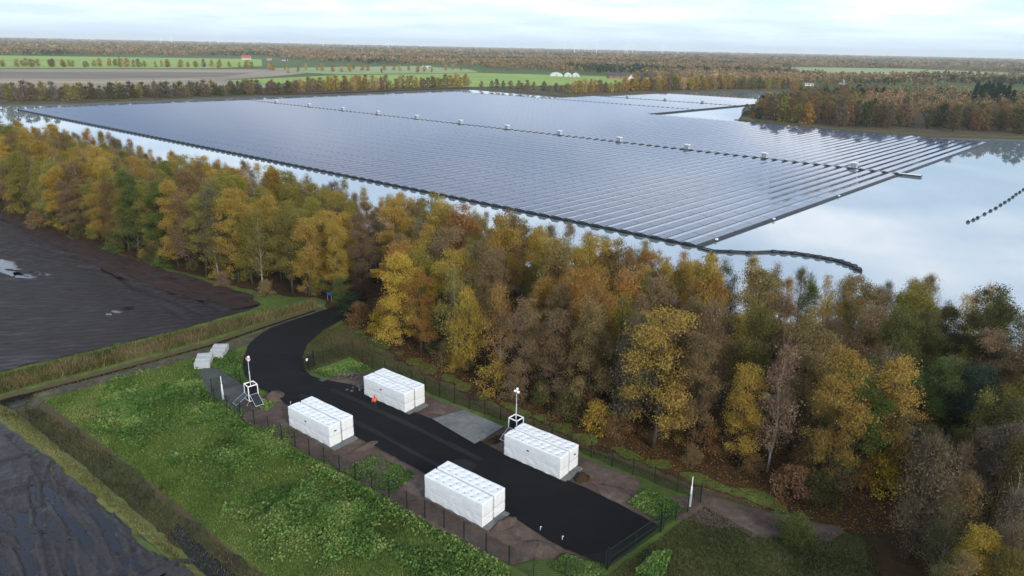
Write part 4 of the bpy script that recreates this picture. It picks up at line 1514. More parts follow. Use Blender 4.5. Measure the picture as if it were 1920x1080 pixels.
def corridor(x, y, tgt, width, length):
    d = Vector((-tgt[0], -tgt[1])).normalized()
    q = Vector((x - tgt[0], y - tgt[1]))
    t = q.dot(d)
    return -2 < t < length and (q - d * t).length < width


fx_, fy_ = zip(*BELT)
placed = []
tries = 0
r_ = random.Random(3)
# front edge first so that it stays closed
for (ax, ay), (bx, by) in zip(FRONT[:-1], FRONT[1:]):
    ln = math.hypot(bx - ax, by - ay)
    for k in range(max(1, int(ln / 3.9))):
        f = (k + r_.uniform(.2, .8)) / max(1, int(ln / 3.9))
        n_ = Vector((-(by - ay), bx - ax)).normalized()
        d = r_.uniform(1.0, 3.0)
        placed.append((ax + (bx - ax) * f + n_.x * d, ay + (by - ay) * f + n_.y * d))
for (ax, ay), (bx, by) in zip(BACK[:-1], BACK[1:]):
    ln = math.hypot(bx - ax, by - ay)
    m_ = max(1, int(ln / 3.4))
    for k in range(m_):
        f = (k + r_.uniform(.1, .9)) / m_
        placed.append((ax + (bx - ax) * f + r_.uniform(-2.2, 0), ay + (by - ay) * f + r_.uniform(-2.2, 0)))
while tries < 17000:
    tries += 1
    x, y = r_.uniform(min(fx_), max(fx_)), r_.uniform(min(fy_), max(fy_))
    u, v = proj(x, y, 0)
    if u < -160 or u > 2080 or v > 1180:
        continue
    if any((x - a) ** 2 + (y - b) ** 2 < (3.8 if u > 200 else 4.4) ** 2 for a, b in placed):
        continue
    if poly_sd(np.array([x]), np.array([y]), BELT)[0] < .5:
        continue
    placed.append((x, y))
nk = {'oak': 0, 'birch': 0, 'alder': 0}
for x, y in placed:
    u, v = proj(x, y, 0)
    if u < -190 or u > 2100:
        continue
    if corridor(x, y, EXC, 2.6, 26) or corridor(x, y, SHED, 2.0, 22) or any(math.hypot(x - a, y - b) < 4 or corridor(x, y, (a, b), 1.6, 14) for a, b in CLEAR):
        continue
    if float(line_d(np.array([x]), np.array([y]), ROADIN)[0]) < 4.2:
        continue
    dF = float(line_d(np.array([x]), np.array([y]), FRONT)[0])
    dB = float(line_d(np.array([x]), np.array([y]), BACK)[0])
    f = dF / (dF + dB)
    cn = float(vnoise(np.array([x]), np.array([y]), 0.08)[0]) + r_.uniform(-.45, .45)
    if u < 620:
        zone, pal = 'beside the ploughed field', ['olive', 'golden', 'olive', 'brown', 'olive', 'golden', 'green']
    elif u < 1330:
        zone, pal = 'behind the fenced compound', ['golden', 'orange', 'brown', 'golden', 'olive', 'brown', 'golden']
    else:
        zone, pal = 'right of the compound', ['dark olive', 'olive', 'brown', 'dark olive', 'brown', 'green', 'golden']  # darker tree colours paint in the dimmer light on this side
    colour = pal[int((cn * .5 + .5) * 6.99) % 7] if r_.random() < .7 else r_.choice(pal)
    edge = 'at belt front' if f < .16 else ('at lakeside edge of belt' if f > .72 else 'in mid belt')
    if f > .72 or (f > .5 and r_.random() < .35):
        kind = r_.choice(['birch', 'alder', 'alder', 'birch', 'alder'] if f > .8 else ['birch', 'alder', 'oak'])
        if kind == 'alder':
            colour = r_.choice(['grey brown', 'brown', 'grey brown', 'olive', 'dark olive'])
        if kind == 'birch':
            colour = r_.choice(['orange', 'brown', 'golden', 'grey brown', 'olive'])
    else:
        kind = 'oak' if r_.random() < .72 and nk['oak'] < 296 else r_.choice(['alder', 'birch'])
        if kind == 'alder' and r_.random() < .25:
            colour = 'grey brown'
    h = {'oak': r_.uniform(12.0, 17.4) if f < .6 else r_.uniform(10, 12.5), 'birch': r_.uniform(9, 11.8) if f > .5 else r_.uniform(12.5, 16), 'alder': r_.uniform(8, 10.8) if f > .5 else r_.uniform(11.5, 15)}[kind]
    if u > 1330:
        h *= .95
    nk[kind] += 1
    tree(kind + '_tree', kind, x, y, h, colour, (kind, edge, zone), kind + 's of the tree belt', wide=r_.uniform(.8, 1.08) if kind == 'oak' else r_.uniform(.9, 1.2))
RC = GP([(1715, 930), (1830, 915), (2060, 920), (2060, 1330), (1770, 1330), (1700, 1120)])
rc = []
for k in range(1500):
    x, y = r_.uniform(20, 75), r_.uniform(30, 66)
    if poly_sd(np.array([x]), np.array([y]), RC)[0] < 0 or any((x - a) ** 2 + (y - b) ** 2 < 2.7 ** 2 for a, b in rc):
        continue
    rc.append((x, y))
    kind = r_.choice(['oak', 'oak', 'birch', 'alder'])
    u, v = proj(x, y, 0)
    tree(kind + '_tree', kind, x, y, r_.uniform(5.5, 8.5) if v > 1080 else r_.uniform(8, 12), r_.choice(['dark olive', 'grey brown', 'brown', 'olive', 'dark olive']), (kind, 'in the thicket', 'at the bottom right corner'), kind + 's of the tree belt', wide=r_.uniform(.9, 1.2))  # dark palette again carries the corner's dimness in the crown colours
# front understory bushes
for k in range(70):
    i = random.randrange(2, len(FRONT) - 2)
    f = random.random()
    a, b = FRONT[i], FRONT[i + 1]
    x, y = a[0] + (b[0] - a[0]) * f, a[1] + (b[1] - a[1]) * f
    n_ = Vector((-(b[1] - a[1]), b[0] - a[0])).normalized()
    d = random.uniform(-1.2, 4)
    x, y = x + n_.x * d, y + n_.y * d
    u, v = proj(x, y, 0)
    if u > 2000 or float(line_d(np.array([x]), np.array([y]), ROADIN)[0]) < 4 or float(line_d(np.array([x]), np.array([y]), GP(ROAD_R[8:]))[0]) < 2.5:
        continue
    colour = random.choice(['olive', 'golden', 'brown', 'dark olive', 'green'] if u < 620 else ['golden', 'brown', 'yellow', 'rusty', 'dark olive'])
    tree('bush', 'bush', x, y, random.uniform(1.8, 3.8), colour, ('bush', 'under the front trees', 'beside the ploughed field' if u < 620 else ('behind the fenced compound' if u < 1330 else 'right of the compound')), 'bushes under the tree belt', 'bush')
# single outstanding trees
for (px, kd, h, colr, lab) in (
        ((752, 655), 'oak', 14.5, 'yellow', 'bright yellow tree above the road bend behind the gate'),
        ((1225, 838), 'oak', 16.5, 'golden', 'tall golden green oak rising behind the rear camera mast'),
        ((1640, 905), 'oak', 13.8, 'golden', 'broad golden oak standing forward at the dark clearing'),
        ((1310, 720), 'oak', 15.5, 'orange', 'vivid orange oak crown standing out behind the golden oaks'),
        ((408, 520), 'birch', 17.0, 'grey brown', 'bare white birch in front of the olive trees by the ploughed field'),
        ((640, 586), 'oak', 6.0, 'green', 'small green leafy tree at the road end'),
        ((655, 592), 'bush', 3.5, 'dark green', 'dark green shrub right of the road end'),
        ((1487, 1010), 'bush', 2.6, 'green', 'round dark green bush on the grass past the rear fence'),
        ((1750, 960), 'oak', 6.0, 'dark olive', 'olive shrub at the edge of the dark track'),
        ((1810, 1150), 'oak', 8.0, 'golden', 'small golden oak in the bottom right corner'),
        ((1890, 1180), 'oak', 9.0, 'brown', 'brown oak at the bottom right edge of the picture'),
        ((1720, 1210), 'bush', 4.0, 'olive', 'yellow green shrub at the bottom by the dark track'),
        ((1905, 1040), 'birch', 11.5, 'grey brown', 'leafless pinkish birch at the right edge above the small golden oak'),
        ((1760, 1215), 'oak', 8.0, 'brown', 'rounded pale brown oak at the bottom, right of the dark track'),
        ((1850, 960), 'oak', 12.0, 'dark olive', 'dark olive oak at the right edge behind the leafless birch'),
        ((1960, 900), 'oak', 13.0, 'dark olive', 'dark oak cut by the right edge of the picture'),
        ((1790, 900), 'oak', 13.0, 'dark green', 'dark green tree beside the pale sandy clearing'),
        ((1870, 1100), 'alder', 9.0, 'grey brown', 'grey brown leafless thicket in the bottom right corner'),
        ((1950, 1010), 'alder', 11.0, 'grey brown', 'leafless alder leaning in at the right edge')):
    p = G(*px)
    t = tree('shrub' if kd == 'bush' else kd + '_tree', kd, p[0], p[1], h, colr, None, 'single trees' if kd != 'bush' else 'single shrubs', 'shrub' if kd == 'bush' else 'tree', 1.1)
    t['label'] = lab

# ------------------------------------------------------------------ wooded point and far shore
PENW = GP([(1386, 221), (1420, 228), (1500, 236), (1600, 244), (1750, 252), (1930, 256), (2080, 260)], WZ) + [(520, 560), (430, 760), (330, 700)] + GP([(1500, 191), (1440, 200), (1395, 212)], WZ)
px_, py_ = zip(*PENW)
pts = []
while len(pts) < 1500:
    x, y = r_.uniform(min(px_), max(px_)), r_.uniform(min(py_), max(py_))
    u, v = proj(x, y, 0)
    if u < 1370 or u > 2000:
        pts.append(None)
        continue
    if poly_sd(np.array([x]), np.array([y]), PENW)[0] < 1:
        continue
    if any(p and (p[0] - x) ** 2 + (p[1] - y) ** 2 < 5.2 ** 2 for p in pts):
        pts.append(None)
        continue
    pts.append((x, y))
pts = [p for p in pts if p]
pts.sort(key=lambda p: -poly_sd(np.array([p[0]]), np.array([p[1]]), LAKE)[0])
STUFF_T = []          # (x, y, z, h, r, tint, quads, size)
npine = 0
for k, (x, y) in enumerate(pts):
    u, v = proj(x, y, 0)
    deep = -poly_sd(np.array([x]), np.array([y]), LAKE)[0]
    if deep > 150 and 1640 < u < 1900 and npine < 46 and r_.random() < .55:
        npine += 1
        tree('pine_tree', 'pine', x, y, r_.uniform(17, 21), 'dark green', ('pine', 'on the wooded point', 'above the red brown crowns'), 'pines on the wooded point')
    elif k < 250:
        colr = r_.choice(['dark olive', 'brown', 'grey brown', 'rusty', 'dark green', 'olive', 'brown'] if deep > 25 else ['dark olive', 'grey brown', 'brown', 'dark green', 'olive', 'orange'])
        tree('beech_tree', 'willow' if deep < 24 else 'low', x, y, (r_.uniform(7, 12) if deep < 18 else r_.uniform(12, 16)) * (.6 if u < 1420 else 1), colr, ('beech', 'along the waterfront' if deep < 20 else 'inside the wood', 'on the wooded point'), 'deciduous trees on the wooded point')
    else:
        STUFF_T.append((x, y, 0, r_.uniform(13, 17), r_.uniform(3, 4.2), r_.choice([.25, .4, .55, .7, .8, .05, .5]), 60, 1.2))

for (pa, pb, n, cols_, hh, where) in (
        ((0, 190), (150, 190), 14, ['brown', 'grey brown', 'olive'], (8, 13), 'on the far left bank'),
        ((150, 188), (560, 175), 64, ['dark olive', 'grey brown', 'olive', 'dark olive', 'brown'], (7, 12), 'on the bank behind the array corner'),
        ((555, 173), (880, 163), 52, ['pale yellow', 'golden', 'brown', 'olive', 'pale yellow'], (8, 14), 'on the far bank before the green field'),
        ((900, 164), (1070, 176), 14, ['brown', 'olive', 'grey brown'], (6, 10), 'on the low bank behind the array'),
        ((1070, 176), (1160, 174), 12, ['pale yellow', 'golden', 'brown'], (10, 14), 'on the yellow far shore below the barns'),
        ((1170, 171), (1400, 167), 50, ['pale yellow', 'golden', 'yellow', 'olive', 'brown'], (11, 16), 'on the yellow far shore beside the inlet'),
        ((1400, 168), (1500, 167), 16, ['dark olive', 'olive', 'golden', 'grey brown'], (9, 14), 'on the inlet shore before the houses')):
    for k in range(n):
        f = (k + r_.uniform(0, 1)) / n
        p = G(pa[0] + (pb[0] - pa[0]) * f, pa[1] + (pb[1] - pa[1]) * f - r_.uniform(0, 2.5))
        colr = r_.choice(cols_)
        tree('willow_tree', 'willow', p[0], p[1], r_.uniform(*hh), colr, ('willow', '', where), 'trees on the far shore', wide=r_.uniform(.8, 1.2))
for k in range(44):
    u = 2 + k * 11.0 + r_.uniform(-9, 9)
    p = G(u, 125 + u * .004 + r_.uniform(-2, 1))
    tree('field_tree', 'low', p[0], p[1], r_.uniform(8, 14), r_.choice(['orange', 'golden', 'golden', 'brown', 'olive']), ('field', '', 'in the row along the bright meadow'), 'trees along the meadow', wide=r_.uniform(1.1, 1.7))
for k in range(26):
    u = 500 + k * 15 + r_.uniform(-6, 6)
    p = G(u, 133 + r_.uniform(-3, 4))
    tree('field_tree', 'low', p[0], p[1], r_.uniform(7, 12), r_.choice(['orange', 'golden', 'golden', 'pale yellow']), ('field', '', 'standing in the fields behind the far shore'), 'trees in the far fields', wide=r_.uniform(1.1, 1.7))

# labels: look, place, then order from the left inside each look-alike group
kindname = {'oak': 'oak tree', 'birch': 'slender birch', 'alder': 'half-bare alder', 'bush': 'bush', 'beech': 'broadleaf tree', 'pine': 'pine', 'willow': 'tree', 'field': 'round tree'}
buck = {}
for r0, colour, phrase, u in TREES:
    if phrase:
        buck.setdefault((colour,) + phrase, []).append((u, r0))
for (colour, kd, edge, zone), lst in buck.items():
    lst.sort(key=lambda q: q[0])
    base = '%s %s %s %s' % (colour, kindname[kd], edge, zone)
    base = ' '.join(base.split())
    for i, (u, r0) in enumerate(lst):
        r0['label'] = base if len(lst) == 1 else base + ', ' + nth(i + 1) + ' from left'

# ------------------------------------------------------------------ far woods (one mass)
def mass(name, T, mat, label):
    qs, ts = [], []
    for (x, y, z, h, rr, tint, n, size) in T:
        d = rng.normal(size=(n, 3))
        d /= np.linalg.norm(d, axis=1)[:, None]
        d[:, 2] = np.abs(d[:, 2]) * 1.0 - .25 * (rng.random(n) < .35)
        rad = rng.uniform(.65, 1.0, n)[:, None]
        P = d * rad * np.array([rr, rr, h * .62]) + np.array([x, y, z + h * .38])
        P[:, 2] = np.maximum(P[:, 2], z + .6)
        qs.append(rand_quads(P, size, up=.6))
        ts.append(np.clip(tint + rng.normal(0, .05, n), 0, 1))
    return link(name, quads_mesh(name, np.concatenate(qs), mat, np.concatenate(ts)), None, kind='stuff', label=label)


mass('woodland', STUFF_T, M['farleaf'], 'closed autumn wood covering the point behind the lake')
FT = []
u_lim = [(-200, 103), (500, 106), (620, 118), (880, 124), (960, 133), (1150, 140), (1230, 158), (1500, 163), (2100, 163)]


def vlim(u):
    return float(np.interp(u, [a for a, b in u_lim], [b for a, b in u_lim]))


cnt = 0
while cnt < 17000:
    a, rad = r_.uniform(-.70, .70), math.sqrt(r_.uniform(700 ** 2, 3000 ** 2))
    x, y = rad * math.sin(a), rad * math.cos(a)
    cnt += 1
    u, v = proj(x, y, 0)
    if v > vlim(u) + 2 * float(vnoise(np.array([x]), np.array([y]), .01)[0]):
        continue
    FT.append((x, y))
FTa = np.array(FT)
bad = np.zeros(len(FTa), bool)
for f in FIELDS:
    bad |= poly_sd(FTa[:, 0], FTa[:, 1], f) > -2
bad |= poly_sd(FTa[:, 0], FTa[:, 1], LAKE) > -8
FTa = FTa[~bad]
cn = vnoise(FTa[:, 0], FTa[:, 1], .006)
fw_ = []
for (x, y), c0 in zip(FTa, cn):
    rad = math.hypot(x, y)
    tint = .02 if c0 < -.45 and r_.random() < .75 else min(.98, max(.12, .5 + .35 * c0 + r_.uniform(-.3, .3)))
    fw_.append((x, y, 0, r_.uniform(10, 16), r_.uniform(4, 6.5), tint, 34 if rad < 1500 else 16, 2.3 if rad < 1500 else 3.6))
mass('far_woodland', fw_, M['farleaf'], 'autumn woods filling the plain behind the fields')
fw_ = []
for k in range(9000):
    a, rad = r_.uniform(-.70, .70), 2800 * math.exp(r_.uniform(0, 1.75))
    x, y = rad * math.sin(a), rad * math.cos(a)
    if vnoise(np.array([x]), np.array([y]), .0012)[0] < -.45:
        continue
    s_ = r_.uniform(12, 26) * (rad / 5000) ** .5
    fw_.append((x, y, 0, r_.uniform(12, 17), s_, r_.uniform(.1, .8), 12, s_ * .75))
mass('distant_woodland', fw_, M['farleaf'], 'hazy distant woods along the horizon')

# ------------------------------------------------------------------ ground cover
def scatter(poly, n, edge=.0):
    x0, x1 = min(p[0] for p in poly), max(p[0] for p in poly)
    y0, y1 = min(p[1] for p in poly), max(p[1] for p in poly)
    x, y = rng.uniform(x0, x1, n * 3), rng.uniform(y0, y1, n * 3)
    k = poly_sd(x, y, poly) > edge
    return x[k][:n], y[k][:n]


def weeds(name, poly, n, hmax, size, mat, label, dens=None, hn=0.45):
    x, y = scatter(poly, n)
    if dens is not None:
        k = dens(x, y) > rng.uniform(0, 1, len(x))
        x, y = x[k], y[k]
    z0 = H(x, y)
    hh = hmax * (.35 + .65 * np.clip(.5 + vnoise(x, y, hn) + .4 * vnoise(x, y, hn * 3.1), 0, 1))
    z = z0 + hh * np.sqrt(rng.uniform(0, 1, len(x)))
    tint = np.clip(.45 + .35 * vnoise(x + 9, y, .5) + rng.normal(0, .18, len(x)), 0, 1)
    return link(name, quads_mesh(name, rand_quads(np.column_stack([x, y, z]), size, up=1.0), mat, tint), None, kind='stuff', label=label)


WEEDP = GP([(195, 720), (330, 672), (372, 690), (390, 745), (420, 775), (520, 832), (640, 898), (800, 985), (930, 1055), (960, 1085), (780, 1090), (690, 1000), (640, 1060), (560, 1075), (480, 1020), (440, 940), (330, 880), (230, 830), (190, 780)])
wx0 = G(420, 850)


def wdens(x, y):
    return np.clip(.15 + 1.2 * vnoise(x, y, .22) + .5 * vnoise(x, y, .8), .04, 1)


weeds('weeds', WEEDP, 90000, .7, .17, M['weed'], 'lush green weeds sprawling in front of the compound', wdens)
for (mx, my), rr, hh in MOUNDS[:4]:
    pass
MP = [[(m[0] + math.cos(t) * rr * (1.0 + .3 * math.sin(3 * t + m[0]) + .2 * math.sin(5 * t + m[1])), m[1] + math.sin(t) * rr * (1.0 + .3 * math.sin(3 * t + m[0]) + .2 * math.sin(5 * t + m[1]))) for t in np.linspace(0, 6.28, 40)[:-1]] for m, rr, hh in MOUNDS]


def mdens(i):
    (cx_, cy_), rr, hh = MOUNDS[i]
    return lambda x, y: np.clip(1.25 - np.hypot(x - cx_, y - cy_) / rr + .55 * vnoise(x, y, .7), .02, 1)


for i, p in enumerate(MP):
    weeds('bramble_patch', p, 13000 if i < 3 else 6500, .7, .16, M['weed'], ['tall weed mound in the lower middle', 'weed mound below the front fence', 'weed mound by the track corner', 'weeds beside the track', 'weeds on the rise before the fence', 'weeds below the grey gravel'][i], mdens(i))
for px, n, hh, lab in (([(588, 698), (655, 672), (690, 690), (650, 706), (610, 708)], 3500, .35, 'green weed patch inside the gate corner'),
                       ([(640, 884), (700, 850), (780, 890), (735, 930)], 3500, .3, 'green grass patch between the front containers'),
                       ([(1176, 945), (1215, 922), (1285, 955), (1245, 985)], 4200, .5, 'green weed patch near the rear white pole'),
                       ([(1030, 1064), (1062, 1042), (1140, 1066), (1100, 1095)], 4500, .7, 'green weeds at the bottom corner of the yard'),
                       ([(1190, 1080), (1225, 1045), (1260, 1040), (1240, 1100)], 2500, .7, 'green weeds outside the end gate'),
                       ([(485, 748), (520, 735), (530, 752), (500, 772), (480, 765)], 1200, .35, 'small weeds around the camera tower'),
                       ([(360, 690), (440, 655), (455, 690), (455, 720), (425, 700), (392, 688)], 4000, .4, 'weeds around the concrete blocks'),
                       ([(400, 770), (640, 895), (960, 1075), (930, 1085), (620, 905), (390, 785)], 14000, .75, 'dark weeds growing along the front fence')):
    weeds('weeds', GP(px), n, hh, .15, M['weed'], lab)


def blades(name, poly, n, h, w, mat, label, dens=None, zc=0.0):
    x, y = scatter(poly, n)
    if dens is not None:
        k = dens(x, y) > rng.uniform(0, 1, len(x))
        x, y = x[k], y[k]
    m_ = len(x)
    z = H(x, y) + zc
    a = rng.uniform(0, 6.28, m_)
    hh = h * rng.uniform(.5, 1.3, m_)
    dx, dy = np.cos(a) * w / 2, np.sin(a) * w / 2
    lx, ly = rng.normal(0, .35, m_) * hh, rng.normal(0, .35, m_) * hh
    Q = np.stack([np.column_stack([x - dx, y - dy, z]), np.column_stack([x + dx, y + dy, z]), np.column_stack([x + dx * .5 + lx, y + dy * .5 + ly, z + hh]), np.column_stack([x - dx * .5 + lx, y - dy * .5 + ly, z + hh])], 1)
    tint = np.clip(.45 + .4 * vnoise(x, y, .35) + .3 * vnoise(x + 40, y, .11) + rng.normal(0, .18, m_), 0, 1)
    return link(name, quads_mesh(name, Q, mat, tint), None, kind='stuff', label=label)


LAWN = GP([(85, 752), (200, 715), (380, 668), (440, 655), (400, 750), (640, 895), (960, 1080), (1000, 1120), (550, 1120), (410, 1008), (240, 868)])
blades('grass', LAWN, 60000, .16, .09, M['blade'], 'mown green grass in front of the compound')
blades('grass', GP([(1000, 1095), (1140, 1080), (1250, 1000), (1320, 950), (1420, 1005), (1640, 1000), (1665, 1120), (1000, 1130)]), 20000, .16, .09, M['dullblade'], 'dark green grass past the end of the asphalt')  # blades take the same darkened colour as the sheet below
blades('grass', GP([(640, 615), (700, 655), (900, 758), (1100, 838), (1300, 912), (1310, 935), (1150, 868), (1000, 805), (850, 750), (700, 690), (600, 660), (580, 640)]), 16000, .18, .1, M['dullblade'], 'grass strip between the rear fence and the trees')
blades('dry_grass', GP([(0, 752), (30, 760), (106, 824), (262, 952), (448, 1120), (420, 1120), (300, 1026), (200, 944), (95, 860), (0, 785)]), 22000, .2, .09, M['dryblade'], 'yellow grass tufts along the mud field')
blades('reeds', GP([(-60, 745), (-60, 728), (0, 712), (200, 662), (400, 612), (592, 568), (592, 574), (480, 607), (400, 633), (200, 687), (0, 739)]), 20000, .75, .1, M['reed'], 'tan dry reeds along the ditch below the ploughed field')
blades('ditch_grass', DBANK, 14000, .3, .08, M['dullblade'], 'rough grass on the banks of the lower ditch')
blades('bank_grass', GP([(0, 703), (200, 655), (480, 585), (590, 562), (592, 568), (400, 614), (200, 664), (0, 714)]), 12000, .25, .1, M['blade'], 'green grass bank below the ploughed field')
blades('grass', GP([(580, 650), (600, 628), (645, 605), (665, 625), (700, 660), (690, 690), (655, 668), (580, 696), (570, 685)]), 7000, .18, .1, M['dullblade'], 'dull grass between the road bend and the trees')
blades('grass', GP([(0, 742), (200, 692), (400, 638), (500, 605), (505, 612), (400, 652), (200, 704), (0, 756)]), 6000, .2, .09, M['dullblade'], 'grass edge between ditch and dirt track')
# fallen leaves
fx, fy = scatter(GP([(610, 560), (650, 612), (700, 648), (900, 750), (1100, 834), (1300, 907), (1450, 957), (1600, 1000), (1700, 1000), (1700, 880), (1400, 820), (1100, 760), (800, 640)]), 30000)
fz = H(fx, fy) + .07
link('fallen_leaves', quads_mesh('fallen_leaves', rand_quads(np.column_stack([fx, fy, fz]), .13, up=4.0), M['fallen'], np.clip(rng.normal(.45, .25, len(fx)), 0, 1)), None, kind='stuff', label='brown and orange fallen leaves along the tree edge')

# ------------------------------------------------------------------ things in the trees
er = empty('excavator', (EXC[0], EXC[1], .05), R(20), label='yellow excavator half hidden in the autumn trees', cat='excavator')
for s in (-1, 1):
    MB().tube([(-1.5, s * 1.1, .4), (1.5, s * 1.1, .4)], .4, 8).build('track', M['black'], er)
MB().box((-.4, 0, 1.45), (3.0, 2.3, 1.0)).build('upper_body', M['yellow'], er)
cb_ = MB().box((.6, .65, 2.4), (1.4, 1.0, 1.2)).build('cab', M['yellow'], er)
MB().box((1.32, .65, 2.45), (.05, .85, .9)).build('window', M['glass'], cb_)
MB().tube([(.8, -.3, 1.6), (3.0, -.3, 4.2), (5.2, -.3, 3.6)], .28, 6).build('boom', M['yellow'], er)
MB().tube([(5.2, -.3, 3.6), (6.0, -.3, 1.4)], .2, 6).build('stick', M['yellow'], er)
MB().box((6.0, -.3, .9), (.8, .9, .9), 0, Matrix.Rotation(.5, 3, 'Y')).build('bucket', M['black'], er)
sr = empty('site_shed', (SHED[0], SHED[1], .05), R(30), label='small grey and white shed showing through the trees', cat='shed')
MB().box((0, 0, 1.0), (2.4, 1.8, 2.0)).build('wall', M['whitewall'], sr)
MB().add([(-1.3, -1.0, 2.0), (1.3, -1.0, 2.0), (1.3, 1.0, 2.0), (-1.3, 1.0, 2.0), (-1.3, 0, 2.6), (1.3, 0, 2.6)], [(0, 1, 5, 4), (2, 3, 4, 5), (0, 4, 3), (1, 2, 5), (3, 2, 1, 0)]).build('roof', M['cabinet_d'], sr)
MB().box((.3, -.92, .9), (.8, .04, 1.7)).build('door', M['cabinet_d'], sr)
c = G(618, 566)
bs = empty('blue_board', (c[0], c[1], 0), R(-15), label='small blue board on posts at the road end', cat='sign')
MB().box((0, 0, 1.5), (.9, .06, .55)).build('board', M['blue'], bs)
for s in (-1, 1):
    MB().tube([(s * .35, .06, 0), (s * .35, .06, 1.75)], .035, 6).build('post', M['offwhite'], bs)

# ------------------------------------------------------------------ far buildings
def house(px, w, d, hw, hr, rz, wall, roof, label, cat='house', name='farmhouse', nwin=3):
    c = G(*px)
    r = empty(name, (c[0], c[1], 0), rz, label=label, cat=cat)
    MB().box((0, 0, hw / 2), (w, d, hw)).add([(-w / 2, -d / 2, hw), (-w / 2, d / 2, hw), (-w / 2, 0, hw + hr), (w / 2, -d / 2, hw), (w / 2, d / 2, hw), (w / 2, 0, hw + hr)], [(0, 2, 1), (3, 4, 5)]).build('wall', M[wall], r)
    e, o_ = .5, .12
    t = hr / (d / 2)
    rf = MB().add([(-w / 2 - e, -d / 2 - e, hw - e * t + o_), (w / 2 + e, -d / 2 - e, hw - e * t + o_), (w / 2 + e, 0, hw + hr + o_), (-w / 2 - e, 0, hw + hr + o_),
                   (-w / 2 - e, d / 2 + e, hw - e * t + o_), (w / 2 + e, d / 2 + e, hw - e * t + o_)], [(0, 1, 2, 3), (3, 2, 5, 4)]).build('roof', M[roof], r)
    if cat == 'house':
        MB().box((w * .3, 0, hw + hr + .5), (.9, .9, 1.6)).build('chimney', M['brickwall'], rf)
    for k in range(nwin):
        x = -w / 2 + w * (k + .7) / (nwin + .4)
        MB().box((x, -d / 2 - .04, hw * .55), (1.4, .1, 1.3)).build('window', M['glass'], r)
    MB().box((w * .36, -d / 2 - .05, 1.05), (1.1, .1, 2.1) if cat == 'house' else (3.4, .1, 3.0)).build('door', M['darkroof'], r)
    return r


house((462, 112), 20, 11, 4, 6, R(8), 'whitewall', 'rooftile', 'farmhouse with a red tiled roof below the far woods', nwin=5)
house((505, 113), 9, 7, 3, 3, R(0), 'whitewall', 'rooftile', 'small pale house right of the red roofed farmhouse')
house((534, 114), 12, 7, 3, 2.5, R(5), 'whitewall', 'darkroof', 'long pale shed farther right of the farmhouse', 'barn', 'barn')
house((1160, 147), 34, 15, 4, 4.5, R(10), 'brickwall', 'darkroof', 'long dark roofed barn behind the green field', 'barn', 'barn')
house((1207, 149), 26, 14, 4.5, 4.5, R(10), 'whitewall', 'darkroof', 'barn with white walls beside the yellow shore trees', 'barn', 'barn')
house((1182, 150), 10, 9, 4, 4, R(100), 'whitewall', 'rooftile', 'small gabled house between the two dark barns', 'house')
house((1382, 154), 14, 9, 4, 4.5, R(-20), 'brickwall', 'rooftile', 'brick house among the trees by the inlet')
house((1490, 160), 16, 9, 4, 4.5, R(10), 'brickwall', 'rooftile', 'reddish house behind the inlet trees')
house((1513, 161), 13, 9, 4, 4.5, R(15), 'whitewall', 'darkroof', 'grey roofed house beside the reddish house')
house((1578, 158), 10, 7, 3.5, 3, R(5), 'whitewall', 'whitewall', 'small white house in front of the pale field')
house((800, 127.5), 16, 7, 3, 1.0, R(4), 'whitewall', 'whitewall', 'low white shed in the pale field', 'barn', 'barn')
for px, w, lab in (((1043, 143), 20, 'pale green plastic tunnel left of the two white tents'), ((1065, 144), 11, 'cream tent beside the plastic tunnel'), ((1080, 144.5), 10, 'white tent at the edge of the green field')):
    c = G(*px)
    r = empty('field_tent', (c[0], c[1], 0), 0, label=lab, cat='tent', group='tents at the green field')
    n = 10
    ar = [(w / 2 * math.cos(math.pi * k / n), 6.0 * math.sin(math.pi * k / n) ** .8 if 0 < k < n else 0) for k in range(n + 1)]
    vs = [(x, -9, z) for x, z in ar] + [(x, 9, z) for x, z in ar]
    MB().add(vs, [(k, k + 1, n + 2 + k, n + 1 + k) for k in range(n)]).build('cover', M['greenplastic' if w == 20 else 'white'], r, True)
    MB().add([(x, -8.9, z * .98) for x, z in ar], [tuple(range(n + 1))]).build('end_wall', M['offwhite'], r)
    MB().box((0, -9.0, 1.4), (2.6, .1, 2.8)).build('door', M['cabinet_d'], r)

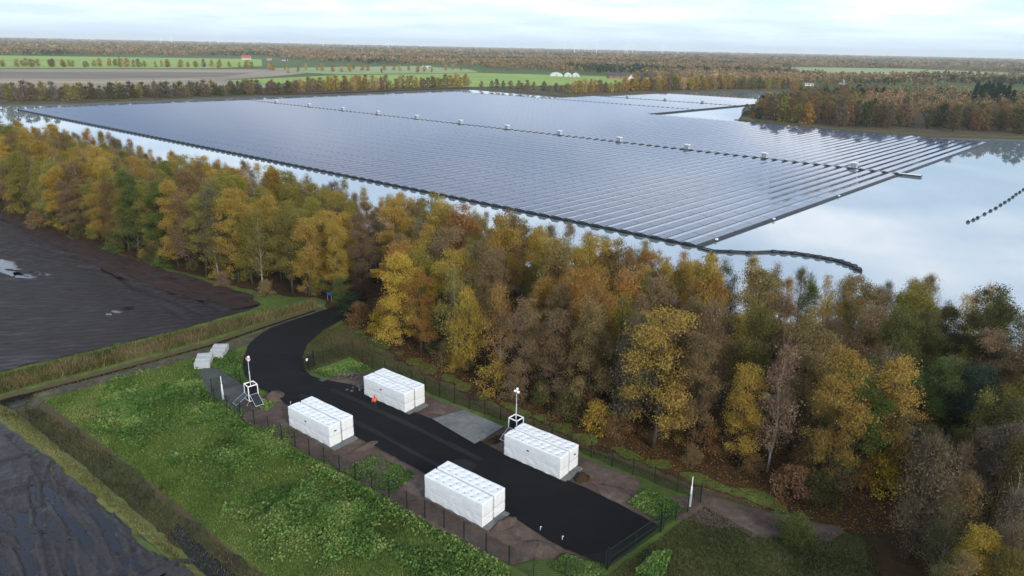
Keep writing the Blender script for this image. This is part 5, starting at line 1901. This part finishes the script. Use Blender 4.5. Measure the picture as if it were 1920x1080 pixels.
# ------------------------------------------------------------------ wind turbines
rot_me, tow_me, nac_me, hub_me = None, None, None, None
tow_me = MB().tube([(0, 0, 0), (0, 0, 110)], [4.2, 2.0], 10).mesh('tower', M['white'], True)
nac_me = MB().box((0, 1.5, 111.5), (4, 11, 4)).mesh('nacelle', M['white'])
hub_me = MB().ball((0, 0, 0), (2.0, 2.6, 2.0), 8, 6).mesh('hub', M['white'], True)
bl_me = MB().add([(-.9, -.5, 1.5), (.9, -.5, 1.5), (3.0, -.3, 10), (.5, -.2, 52), (-.3, -.2, 52), (-1.6, -.3, 10), (-.9, .5, 1.5), (.9, .5, 1.5), (3.0, .1, 10), (.5, 0, 52), (-.3, 0, 52), (-1.6, .3, 10)],
                 [(0, 1, 2, 5), (5, 2, 3, 4), (7, 6, 11, 8), (8, 11, 10, 9), (1, 7, 8, 2), (2, 8, 9, 3), (6, 0, 5, 11), (11, 5, 4, 10), (3, 9, 10, 4)]).mesh('blade', M['white'])
TB = [(301, 75, 14), (322, 78, 17), (393, 76, 12), (409, 79, 15), (459, 79, 13), (606, 86, 18), (728, 87, 15), (1058, 97, 19), (1077, 93, 17), (1085, 91, 16), (1097, 91, 17), (1118, 95, 22), (1143, 96, 13), (1172, 94, 17), (1176, 94, 19), (1186, 93, 17), (1240, 96, 15), (1243, 96, 18), (1270, 95, 15), (1285, 97, 18), (1333, 97, 14), (1373, 99, 15), (1409, 97, 12), (1430, 101, 15), (1458, 101, 12), (1515, 101, 11), (1521, 102, 11), (1880, 108, 9)]
for i, (u, vb, hp_) in enumerate(TB):
    dist = 80 * FOC / hp_
    d = ray(u, vb)
    k = dist / math.hypot(d[0], d[1])
    lab = 'white wind turbine on the horizon, %s from left' % nth(i + 1)
    r = empty('wind_turbine', (d[0] * k, d[1] * k, 0), random.uniform(-.5, .5), label=lab, cat='wind turbine', group='wind turbines on the horizon')
    r.scale = (80 / 110,) * 3
    link('tower', tow_me, r)
    link('nacelle', nac_me, r)
    hb = link('hub', hub_me, r, (0, -5, 111.5))
    a0 = random.uniform(0, 2)
    for b in range(3):
        bo = link('blade', bl_me, hb)
        bo.rotation_euler = (0, a0 + b * 2.0944, 0)

# ------------------------------------------------------------------ haze
hb_ = MB().box((0, 15000, 96), (84000, 44000 + 30000, 212)).mesh('haze', None)
hm_ = bpy.data.materials.new('haze')
hm_.use_nodes = True
ht = hm_.node_tree
ht.nodes.clear()
pv = N(ht, 'ShaderNodeVolumePrincipled', i_Density=0.00006, i_Anisotropy=0.0)
pv.inputs['Color'].default_value = (0.88, 0.93, 1.0, 1)
ho = N(ht, 'ShaderNodeOutputMaterial')
L(ht, pv.outputs[0], ho.inputs['Volume'])
hb_.materials.append(hm_)
link('haze', hb_, kind='stuff', label='thin pale haze over the plain')
print('trees', nk, len(TREES), 'pines', npine, 'stuff', len(STUFF_T), 'objs', len(bpy.data.objects), 'tris', sum(len(m.polygons) * 2 for m in bpy.data.meshes))
